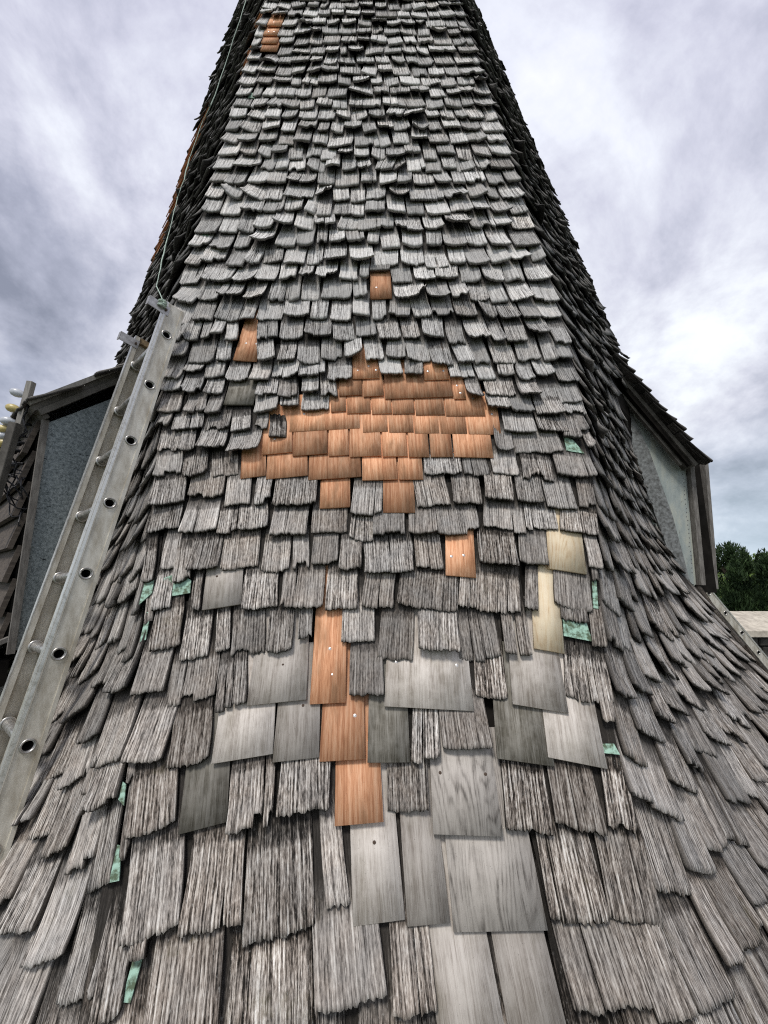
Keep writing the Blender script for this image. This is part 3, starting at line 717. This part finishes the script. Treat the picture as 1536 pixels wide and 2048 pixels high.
# left-hand dormer: parallel to the front left facet, close to the ladder
Rd = unit((-.77, .638, 0)); No = unit((-.638, -.77, 0))
C0 = np.array([-1.49, 1.61, 0])
zt_, zb_ = .66, -.30
m = MB(); prism(m, [(0, zb_), (-.62, zb_), (-.62, zt_ + .55), (0, zt_)], C0, No, Zu, Rd, 1.5)
dl = m.put('dormer', M_ZINC, spire, C0, label='dormer on the left with spangled galvanised cheek')
m = MB(); m.box(C0 + Zu * (zt_ + zb_) / 2 + No * .006 - Rd * .006, No, Rd, Zu, .012, .012, (zt_ - zb_) / 2 + .01); m.put('corner_post', M_POST, dl)
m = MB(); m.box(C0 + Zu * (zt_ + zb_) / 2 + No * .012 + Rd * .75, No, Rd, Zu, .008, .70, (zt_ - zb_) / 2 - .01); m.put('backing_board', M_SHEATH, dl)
for k in range(7):
    z = zb_ + .07 + k * .138
    m = MB(); m.box(C0 + Zu * z + No * .034 + Rd * .72, unit(No * .22 - Zu), Rd, unit(Zu * .22 + No), .078, .68, .009); m.put('louvre_board', M_LOUVRE, dl)
# eave and roof
EZ = .705
e0 = C0 + No * .05 - Rd * .045 + Zu * EZ
ru = unit(-No * .70 + Zu * .68)
rn2 = np.cross(-Rd, ru); rn2 = rn2 if rn2[2] > 0 else -rn2
m = MB(); m.box(e0 + Rd * .75 + ru * .36, Rd, ru, rn2, .75, .37, .011); m.put('roof_board', M_FASCIA, dl)
m = MB(); m.box(e0 - Rd * -.006 + ru * .36 - rn2 * .024, Rd, ru, rn2, .010, .36, .012); m.put('verge_board', M_FASCIA, dl)
m = MB(); m.box(e0 - Rd * .004 + ru * .36 + rn2 * .022, Rd, ru, rn2, .012, .37, .010); m.put('verge_board', M_BATTEN, dl)
m = MB(); m.box(e0 + Rd * .75 - rn2 * .032 + ru * .012, Rd, ru, rn2, .74, .010, .022); m.put('eave_board', M_FASCIA, dl)
e1 = e0 + Rd * 1.45
roof_shingles(dl, e1 + rn2 * .012, e0 + Rd * .05 + rn2 * .006, ru, 7, .105, .8, .12)
# sill boards below the louvres
for k in range(4):
    m = MB(); sdn = unit(No - Zu * .45); sn = np.cross(Rd, sdn); sn = sn if sn[2] > 0 else -sn
    m.box(C0 + Zu * (zb_ + .045) + No * .01 + sdn * (.03 + k * .062) + Rd * .70, sdn, Rd, sn, .0295, .68, .010); m.put('sill_board', M_POST, dl, bevel=.002)
m = MB(); m.box(C0 + Zu * (zb_ - .09) + No * .10 + Rd * .70, No, Rd, Zu, .10, .66, .05); m.put('sill_bearer', M_SHEATH, dl)

# ------------------------------------------------------------------ ladders
def ring_plate(m, c, ax, ay, az, sx, sy, r, n=20):
    """rectangle with a round hole, centre c, in the plane ax, ay"""
    outer, inner = [], []
    for k in range(n):
        t = 2 * math.pi * (k + .5) / n; cx, cy = math.cos(t), math.sin(t)
        s_ = 1 / max(abs(cx), abs(cy)); outer.append(c + ax * sx * max(-1, min(1, cx * s_)) + ay * sy * max(-1, min(1, cy * s_)))
        inner.append(c + (ax * cx + ay * cy) * r)
    vs = outer + inner; fs = [(k, (k + 1) % n, n + (k + 1) % n, n + k) for k in range(n)]
    # exact corners
    for sxk, syk in ((1, 1), (-1, 1), (-1, -1), (1, -1)):
        a = (math.degrees(math.atan2(syk, sxk)) % 360); k = int(round(a / (360 / n) - .5)) % n
        ks = [int(math.floor(a / (360 / n) - .5)) % n, (int(math.floor(a / (360 / n) - .5)) + 1) % n]
        vs.append(c + ax * sx * sxk + ay * sy * syk); fs.append((ks[0], len(vs) - 1, ks[1]))
    m.add(vs, fs)
def make_ladder(origin, Lv, Rv, Nv, t0, t1, holes, width, web, thick, name_props, hook=True, sp=.25):
    """origin: centre of the first hole in the outer face of the near stile; Lv down-to-up, Rv towards the far stile, Nv away from the wall"""
    lad = empty('ladder', origin + Lv * t0, **name_props)
    for side_ in (0, 1):
        m = MB(); s0 = 0 if side_ == 0 else width
        # outer and inner web faces built hole by hole
        ks = list(range(int(math.ceil(t0 / sp)), int(math.floor(t1 / sp)) + 1)); edges = [t0] + [k * sp + sp / 2 for k in ks[:-1]] + [t1]
        for face_off in (0.0, .0035):
            for (k, a, b) in zip(ks, edges[:-1], edges[1:]):
                hh = min(k * sp - a, b - k * sp) * .98
                c = origin + Lv * (k * sp) + Rv * (s0 + (face_off if side_ == 0 else thick - face_off))
                ring_plate(m, c, Nv, Lv, Rv, web / 2, hh, .0155)
                for (u, w) in ((a, k * sp - hh), (k * sp + hh, b)):
                    if w - u > .001:
                        cc = origin + Lv * ((u + w) / 2) + Rv * (s0 + (face_off if side_ == 0 else thick - face_off))
                        q = [cc + Nv * web / 2 * i + Lv * (w - u) / 2 * j for i, j in ((-1, -1), (1, -1), (1, 1), (-1, 1))]; m.add(q, [(0, 1, 2, 3)])
        tc = (t0 + t1) / 2
        for sg in (-1, 1):
            m.box(origin + Lv * tc + Rv * (s0 + thick / 2) + Nv * sg * (web / 2), Nv, Rv, Lv, .002, thick / 2, (t1 - t0) / 2)
            # rolled lip
            m.box(origin + Lv * tc + Rv * (s0 + (thick - .0022 if side_ == 0 else .0022)) + Nv * sg * (web / 2 - .008), Nv, Rv, Lv, .008, .002, (t1 - t0) / 2)
            m.box(origin + Lv * tc + Rv * (s0 + (-.001 if side_ == 0 else thick + .001)) + Nv * sg * (web / 2 - .005), Nv, Rv, Lv, .0055, .0022, (t1 - t0) / 2)
        st = m.put('stile', M_ALU, lad, origin + Lv * t0)
        m = MB(); m.box(origin + Lv * tc + Rv * (s0 + thick / 2) + Nv * (web / 2 + .0035), Nv, Rv, Lv, .0014, thick / 2 + .0008, (t1 - t0) / 2 - .001)
        m.box(origin + Lv * tc + Rv * (s0 + (-.002 if side_ == 0 else thick + .002)) + Nv * (web / 2 - .003), Nv, Rv, Lv, .0042, .0016, (t1 - t0) / 2 - .001)
        m.put('front_flange', M_ALU_B, st, origin + Lv * t0)
        for k in ks:
            # swaged collar round every rung end
            c = origin + Lv * (k * sp) + Rv * (s0 if side_ == 0 else s0 + thick); n_ = 20; vs = []; fs = []
            for i in range(n_):
                t = 2 * math.pi * i / n_; d = Nv * math.cos(t) + Lv * math.sin(t)
                sg = -1 if side_ == 0 else 1
                vs += [c + d * .0205 + Rv * sg * .0004, c + d * .0190 + Rv * sg * .0042, c + d * .0158 + Rv * sg * .0044, c + d * .0146 - Rv * sg * .004]
            for i in range(n_):
                a = i * 4; b = ((i + 1) % n_) * 4
                for j in range(3): fs.append((a + j, b + j, b + j + 1, a + j + 1))
            MB().add(vs, fs).put('collar', M_ALU_D, st, c, smooth=True)
            ci = origin + Lv * (k * sp) + Rv * (s0 + thick if side_ == 0 else s0); sg = 1 if side_ == 0 else -1; vs = []; fs = []
            for i in range(n_):
                t = 2 * math.pi * i / n_; d = Nv * math.cos(t) + Lv * math.sin(t)
                vs += [ci + d * .0225 + Rv * sg * -.001, ci + d * .0205 + Rv * sg * .0015, ci + d * .0165 + Rv * sg * .002]
            for i in range(n_):
                a = i * 3; b = ((i + 1) % n_) * 3
                for j in range(2): fs.append((a + j, b + j, b + j + 1, a + j + 1))
            MB().add(vs, fs).put('collar', M_ALU_D, st, ci, smooth=True)
        m = MB(); m.box(origin + Lv * (t1 - .012) + Rv * (s0 + thick / 2), Nv, Rv, Lv, web / 2 - .004, thick / 2 - .003, .016); m.put('end_block', M_BLOCK, st, bevel=.002)
    for k in ks:
        a = origin + Lv * (k * sp) + Rv * .001; b = a + Rv * (width + thick - .002)
        m = MB(); n_ = 18
        vo = []; 
        for p_ in (a, b):
            for rr in (.0158, .0132):
                vo += [p_ + (Nv * math.cos(2 * math.pi * i / n_) + Lv * math.sin(2 * math.pi * i / n_)) * rr for i in range(n_)]
        fs = []
        for i in range(n_):
            j = (i + 1) % n_
            fs += [(i, j, 2 * n_ + j, 2 * n_ + i), (n_ + i, n_ + j, 3 * n_ + j, 3 * n_ + i), (i, j, n_ + j, n_ + i), (2 * n_ + i, 2 * n_ + j, 3 * n_ + j, 3 * n_ + i)]
        m.add(vo, fs)
        rg = m.put('rung', M_ALU_D, lad, smooth=False)
        me = rg.data
        me.polygons.foreach_set('use_smooth', np.ones(len(me.polygons), bool))
        m = MB(); q_ = [a + (Nv * math.cos(2 * math.pi * i / n_) + Lv * math.sin(2 * math.pi * i / n_)) * .0130 + Rv * d_ for d_ in (.0005, .07) for i in range(n_)]
        m.add(q_, [(i, (i + 1) % n_, n_ + (i + 1) % n_, n_ + i) for i in range(n_)] + [tuple(range(n_, 2 * n_))])
        m.put('bore', M_HOLE, rg)  # added near-black capped sleeve, puts the hollow's shade into the colour
    if hook:
        for s0 in (0, width):
            c = origin + Lv * (t1 - .045) + Rv * (s0 + thick / 2) + Nv * (web / 2)
            m = MB()
            m.box(c + Nv * .022 - Rv * (thick / 2 + .002), Nv, Lv, Rv, .040, .022, .0018)
            m.box(c + Nv * .061 - Rv * (thick / 2 - .004), unit(Nv * .3 + Rv), Lv, unit(Rv * .3 - Nv), .008, .022, .0018)
            hk = m.put('hook_strap', M_ALU_D, lad)
            mm = MB(); cc = c - Nv * .005 - Rv * (thick / 2 + .004)
            mm.tube([cc, cc - Rv * .006], .005, 8); mm.put('bolt', M_RUST, hk)
    return lad
Lv = unit((.0796, .173, .982)); Rv = np.array((-.775, .625, -.07)); Rv = unit(Rv - Lv * Rv.dot(Lv)); Nv = np.cross(Rv, Lv); Nv = Nv if Nv[1] < 0 else -Nv
O1 = ray(333, 670, 1.60)
make_ladder(O1, Lv, Rv, Nv, -2.66, .150, 0, .335, .072, .024, dict(label='aluminium ladder leaning on the spire at the left with strapped hooks at its top', category='ladder', group='aluminium ladders'))
A2 = ray(1451, 1226, 3.62); B2 = ray(1517, 1305, 3.62)
L2 = unit(A2 - B2); R2 = np.array([0, 1., 0]); N2 = np.cross(L2, R2); N2 = N2 if N2[2] > 0 else -N2
d2 = np.linalg.norm(A2 - B2) / 2
make_ladder(A2, L2, R2, N2, -1.9, .30, 0, .30, .075, .028, dict(label='aluminium ladder seen beyond the right edge of the shingles in front of the parapet', category='ladder', group='aluminium ladders'), hook=False, sp=d2)

# rope down the left hip to the top of the ladder
rp_pts = [(520, -30), (512, 10), (497, 62), (478, 122), (462, 175), (443, 230), (425, 262), (412, 300), (400, 336), (390, 378), (378, 412), (368, 460), (357, 510), (349, 556), (343, 590)]
pts = []
for px, py in rp_pts:
    u, z = on_face('FL', px, py); p, s_, up, n = frame_at('FL', u, z, .2); pts.append(p + n * .075)
pts.append(O1 + Lv * .10 + Nv * .02 + Rv * -.002)
pp = []
for a, b in zip(pts[:-1], pts[1:]):
    for t in (0, .33, .66): pp.append(a + (b - a) * t + rng.normal(0, .0012, 3))
m = MB(); m.tube(pp, [.0024 + .0014 * max(0, math.sin(i * .55)) for i in range(len(pp))], 6)
ep = pts[-1]
rope = m.put('rope', M_ROPE, None, ep, label='pale green rope hanging down the left hip and tied to the ladder top', category='rope')
m = MB(); kn = []
for i in range(34):
    t = i * .75; kn.append(ep + Lv * (.02 + .012 * math.sin(t * .41)) + Nv * (.014 * math.cos(t) ) + Rv * (.016 * math.sin(t)) + Nv * .03)
m.tube(kn, .0042, 6); m.put('knot', M_ROPE, rope)

# ------------------------------------------------------------------ string of lamps on battens by the left dormer
def at(px, py, dc): return ray(px, py, dc)
m = MB(); a, b = at(34, 872, 1.66), at(63, 764, 1.70); ax = unit(b - a)
s1 = unit(np.cross(ax, (0, 1, 0))); s2 = np.cross(ax, s1)
m.box((a + b) / 2, s1, s2, ax, .0125, .012, np.linalg.norm(b - a) / 2)
m.put('batten', M_BATTEN, None, label='thin upright grey batten carrying lamps above the left dormer eave', category='batten', bevel=.001)
m = MB(); a, b = at(-24, 1040, 1.58), at(31, 846, 1.63); ax = unit(b - a); s1 = unit(np.cross(ax, (0, 1, 0))); s2 = np.cross(ax, s1)
m.box((a + b) / 2, s1, s2, ax, .018, .015, np.linalg.norm(b - a) / 2)
m.put('batten', M_FASCIA, None, label='thicker dark mossy batten at the left edge below the thin one', category='batten', bevel=.002)
fest = empty('festoon_light', at(50, 800, 1.7), label='string of white and yellow egg-shaped lamps on black cable beside the left dormer', category='string lights')
cable_px = [(-30, 1010), (-5, 968), (10, 945), (28, 955), (34, 930), (20, 905), (38, 878), (54, 862), (47, 838), (54, 822), (57, 805), (62, 792)]
m = MB(); cp = [at(x, y, 1.645 + .01 * math.sin(i)) for i, (x, y) in enumerate(cable_px)]; cc = []
for a, b in zip(cp[:-1], cp[1:]): cc += [a, a * .5 + b * .5 + rng.normal(0, .003, 3)]
m.tube(cc + [cp[-1]], .0036, 6); m.put('cable', M_BLACK, fest)
for q in range(5):
    m = MB(); c = at(24 + 6 * q % 17, 960 + 12 * q, 1.64); lp = []
    for i in range(16):
        t = i / 15 * 2 * math.pi * 1.2; lp.append(c + np.array((.045 * math.cos(t + q), .02 * math.sin(2 * t), (.05 + .012 * q) * math.sin(t + q * .7))))
    m.tube(lp, .0028, 5); m.put('cable', M_BLACK, fest)
def bulb(px, py, dc, axd, mat, r=.0195):
    c = at(px, py, dc); axd = unit(axd); s1 = unit(np.cross(axd, (0, 0, 1))); s2 = np.cross(axd, s1); rings = []
    prof = [(-.030, .001), (-.026, .010), (-.017, .017), (-.004, .0195), (.010, .0175), (.022, .0125), (.030, .0095), (.036, .009)]
    m = MB(); n_ = 14; vs = []; fs = []
    for a_, rr in prof: vs += [c + axd * a_ * r / .0195 + (s1 * math.cos(2 * math.pi * k / n_) + s2 * math.sin(2 * math.pi * k / n_)) * rr * r / .0195 for k in range(n_)]
    for i in range(len(prof) - 1):
        for k in range(n_): fs.append((i * n_ + k, i * n_ + (k + 1) % n_, (i + 1) * n_ + (k + 1) % n_, (i + 1) * n_ + k))
    fs.append(tuple(range(n_))); m.add(vs, fs); b_ = m.put('bulb', mat, fest, smooth=True, label='white bulb' if mat is M_BULBW else 'yellow bulb')
    m = MB(); m.tube([c + axd * .031, c + axd * .062], [.0125, .014], 10); m.tube([c + axd * .062, c + axd * .085], [.008, .006], 8)
    for sg in (-1, 1): m.tube([c + axd * .06 + s1 * .01 * sg, c + axd * .082 + s1 * .016 * sg], [.004, .002], 5)
    m.put('socket', M_BLACK, b_)
for px, py, mt_, dx in ((35, 786, M_BULBW, (1, .3, -.35)), (27, 817, M_BULBY, (1, .3, -.25)), (16, 842, M_BULBW, (1, .3, -.1)), (6, 858, M_BULBY, (1, .3, 0)), (4, 872, M_BULBW, (1, .3, .1)), (6, 886, M_BULBY, (1, .3, .1)), (-4, 905, M_BULBY, (1, .3, .2)), (0, 928, M_BULBY, (1, .3, .1))):
    bulb(px, py, 1.70, dx, mt_)

# ------------------------------------------------------------------ parapet, roof deck, ground, trees
M_STONE = flat('parapet stone', (0.085, 0.078, 0.065), 0.95, 0, sc=9, col2=(0.018, 0.017, 0.015), bump=.6, bd=.01)
M_COPING = flat('coping stone', (0.62, 0.56, 0.46), 0.9, 0, sc=11, col2=(0.36, 0.32, 0.26), bump=.4, bd=.004)
M_DECK = flat('roof deck lead', (0.10, 0.105, 0.11), 0.7, 0.1, sc=5, bump=.2)
YP = 5.2
m = MB(); m.box([4.5, YP + .32, -1.62], X_, Y_, Zu, 6.5, .20, .85)
par = m.put('parapet_wall', M_STONE, None, [4.5, YP, -2.45], label='dark rubble stone parapet with a pale coping behind the spire on the right', category='parapet')
for r in range(7):
    x = 2.4 + rng.uniform(-.2, .2); z0 = -.80 - r * .135
    while x < 9.5:
        w = rng.uniform(.14, .34); h_ = .058 + rng.uniform(-.006, .004)
        m = MB(); m.box([x + w / 2, YP + .105 + rng.uniform(-.012, .004), z0 - .066], X_, Zu, Y_, w / 2 - .008, h_, .03, taper=1.0); m.put('stone', M_STONE, par, bevel=.012)
        x += w
x = -2.0; k = 0
while x < 11:
    w = .92
    m = MB(); e = .004
    zf, zbk = -.72, -.52
    vs = []
    for xx in (x + e, x + w - e):
        vs += [[xx, YP, zf - .085], [xx, YP, zf], [xx, YP + .56, zbk], [xx, YP + .56, zf - .085]]
    m.add(vs, [(0, 1, 2, 3), (7, 6, 5, 4), (0, 4, 5, 1), (1, 5, 6, 2), (2, 6, 7, 3), (3, 7, 4, 0)]); m.put('coping_stone', M_COPING, par, bevel=.006)
    x += w
m = MB(); m.box([0, 2.6, -2.55], X_, Y_, Zu, 9, 4.2, .10); m.put('roof_deck', M_DECK, None, [0, 2.6, -2.45], kind='structure')

def ground():
    n = 90; xs = np.sign(np.linspace(-1, 1, n)) * np.abs(np.linspace(-1, 1, n)) ** 3 * 3500
    X, Y = np.meshgrid(xs, xs, indexing='ij'); d = np.hypot(X, Y)
    Z = -16 + np.clip((d - 150) / 900, 0, 1) ** 1.5 * (15 + 9 * np.sin(X / 330 + 1) * np.cos(Y / 410) + 5 * np.sin(X / 130)) - np.clip((d - 2200) / 1300, 0, 1) * 40
    V = np.stack((X, Y, Z), -1).reshape(-1, 3); I, J = np.meshgrid(np.arange(n - 1), np.arange(n - 1), indexing='ij'); a = (I * n + J).ravel()
    Q = np.stack((a, a + n, a + n + 1, a + 1), -1); me = quad_mesh('ground', V, Q, smooth=True)
    mt, nt, b = nodes('meadow and field green', 0.95, 0, .1); g = NG(nt); o = g.obj()
    nn = g.noise(o, .012, 4, .6); n2 = g.noise(o, .6, 4, .6)
    g.l(g.mix(g.m('MULTIPLY', n2, .5), g.ramp(nn, ((.35, (.030, .055, .020)), (.5, (.060, .085, .030)), (.65, (.10, .105, .045)))), (.03, .045, .018)), b.inputs['Base Color'])
    put('ground', me, mt, None, (0, 0, 0), kind='structure')
ground()

def leaf_mat(name, c1, c2):
    mt, nt, b = nodes(name, 0.7, 0, .25); g = NG(nt); n = g.noise(g.obj(), 2.6, 3, .6)
    r = g.attr('rnd'); f = g.m('ADD', g.m('MULTIPLY', n, .55), g.m('MULTIPLY', r, .45))
    g.l(g.ramp(f, ((.30, c1), (.70, c2))), b.inputs['Base Color']); b.inputs['Subsurface Weight'].default_value = 0
    return mt
M_LEAFD = leaf_mat('yew needles', (.014, .028, .013), (.055, .095, .032))
M_LEAFG = leaf_mat('broadleaf green', (.06, .11, .022), (.19, .27, .06))
M_LEAFP = leaf_mat('paler broadleaf', (.07, .11, .04), (.18, .23, .085))
M_BARK = flat('bark', (.09, .07, .05), .95, 0, sc=4, bump=.6, bd=.02)
def tree(name, x, y, ztop, r, mat, label, cat, n=7000, spiky=False, size=.10, group=None):
    zb = -16.2; H = ztop - zb
    pr = dict(label=label, category=cat)
    if group: pr['group'] = group
    t = empty(name, (x, y, zb), **pr)
    m = MB(); sp = [np.array([x + .15 * math.sin(k), y + .1 * k % .3, zb + H * .9 * k / 6]) for k in range(7)]
    m.tube(sp, [H * .024 * (1 - k / 7.5) for k in range(7)], 9)
    cl = []
    for k in range(26):
        a = rng.uniform(0, 2 * math.pi); zz = zb + H * rng.uniform(.35, .97); fr = (zz - zb) / H
        if spiky: rr = r * (1.08 - fr) * 1.9 * rng.uniform(.55, 1.0) ; rr = min(rr, r)
        else: rr = r * math.sqrt(max(.05, 1 - ((fr - .66) / .36) ** 2)) * rng.uniform(.35, .85)
        e_ = np.array([x + math.cos(a) * rr, y + math.sin(a) * rr, zz + (.12 * rr if not spiky else .5 * rr)])
        s_ = np.array([x, y, zz - .35 * rr]); m.tube([s_, (s_ + e_) / 2 + (0, 0, .1), e_], [H * .008, H * .005, H * .002], 5); cl.append((e_, rng.uniform(.30, .55) * r))
    m.put('trunk', M_BARK, t, (x, y, zb))
    for k in range(30):
        a = rng.uniform(0, 2 * math.pi); fr = rng.uniform(.4, .98); zz = zb + H * fr
        rr = r * ((1.05 - fr) * 1.6 if spiky else math.sqrt(max(.02, 1 - ((fr - .66) / .36) ** 2))) * rng.uniform(.2, .9); rr = min(rr, r)
        cl.append((np.array([x + math.cos(a) * rr, y + math.sin(a) * rr, zz]), rng.uniform(.22, .42) * r))
    if spiky:
        cl = [(c_, s_ * (.55 if c_[2] > ztop - 1.6 else 1)) for c_, s_ in cl if c_[2] < ztop - .25]
        for k in range(16):
            a = rng.uniform(0, 2 * math.pi); rr = rng.uniform(0, .8) * r
            bz = ztop - .15 - rr * rng.uniform(.15, .55)
            for j in range(5): cl.append((np.array([x + math.cos(a) * rr, y + math.sin(a) * rr, bz - j * .13]), (.035 + .05 * j)))
    cl.append((np.array([x, y, ztop - .4]), .22 * r))
    c = np.array([q[0] for q in cl]); s_ = np.array([q[1] for q in cl]); pw = s_ ** 1.6; idx = rng.choice(len(cl), n, p=pw / pw.sum())
    dirs = rng.normal(0, 1, (n, 3)); dirs /= np.linalg.norm(dirs, axis=1)[:, None]; rad = rng.uniform(.25, 1.0, n) ** .5
    p = c[idx] + dirs * (s_[idx] * rad)[:, None] * (1, 1, .75)
    if spiky:      # upswept sprays
        ax = rng.normal(0, .35, (n, 3)) + (0, 0, 1.0) + dirs * .7
    else: ax = rng.normal(0, 1, (n, 3))
    ax /= np.linalg.norm(ax, axis=1)[:, None]; b_ = np.cross(ax, rng.normal(0, 1, (n, 3))); b_ /= np.linalg.norm(b_, axis=1)[:, None]
    l = (size * rng.uniform(.6, 1.4, n) * (2.2 if spiky else 1))[:, None]; w_ = l * (.22 if spiky else .62)
    V = np.stack((p - b_ * w_ * .5, p + ax * l * .5, p + b_ * w_ * .5, p - ax * l * .5), 1).reshape(-1, 3) - (x, y, zb)
    Q = np.arange(4 * n).reshape(-1, 4)
    me = quad_mesh('crown', V, Q, None, dict(rnd=np.repeat(rng.random(len(cl))[idx] * .6 + rng.random(n) * .4, 4)))
    put('crown', me, mat, t, (x, y, zb))
def dirxy(px, dist): h = (px - 768) / F; n_ = math.hypot(1, h); return h / n_ * dist, dist / n_
x, y = dirxy(1455, 15.5); tree('yew_tree', x, y, 1.05, 1.9, M_LEAFD, 'dark pointed evergreen just behind the parapet beside the right dormer', 'tree', 110000, True, .06)
x, y = dirxy(1522, 21); tree('broadleaf_tree', x, y, .8, 2.8, M_LEAFG, 'light green leafy tree to the right of the dark evergreen', 'tree', 70000, False, .085)
x, y = dirxy(1600, 28); tree('broadleaf_tree', x, y, .2, 3.2, M_LEAFP, 'paler leafy tree at the right edge behind the light green one', 'tree', 30000, False, .12)
def woods():
    n = 52000; a = rng.uniform(0, 2 * math.pi, n); d = rng.uniform(160, 520, n)
    k = rng.integers(0, 1400, n); ca = rng.uniform(0, 2 * math.pi, 1400); cd = rng.uniform(170, 600, 1400)
    c = np.stack((np.sin(ca) * cd, np.cos(ca) * cd, -13 + rng.uniform(-1, 5, 1400)), -1)[k]
    dr_ = rng.normal(0, 1, (n, 3)); dr_ /= np.linalg.norm(dr_, axis=1)[:, None]; p = c + dr_ * rng.uniform(3.0, 6, n)[:, None] * (1, 1, .8)
    ax = rng.normal(0, 1, (n, 3)); ax /= np.linalg.norm(ax, axis=1)[:, None]; b_ = np.cross(ax, dr_); b_ /= np.linalg.norm(b_, axis=1)[:, None] + 1e-9
    V = np.stack((p - b_ * .9, p + ax * 1.1, p + b_ * .9, p - ax * 1.1), 1).reshape(-1, 3)
    me = quad_mesh('woods', V, np.arange(4 * n).reshape(-1, 4), None, dict(rnd=np.repeat(rng.random(n), 4)))
    put('woods', me, leaf_mat('distant woodland', (.03, .05, .028), (.075, .105, .055)), None, (0, 0, 0), kind='stuff', label='distant woodland along the horizon', category='woods')
woods()
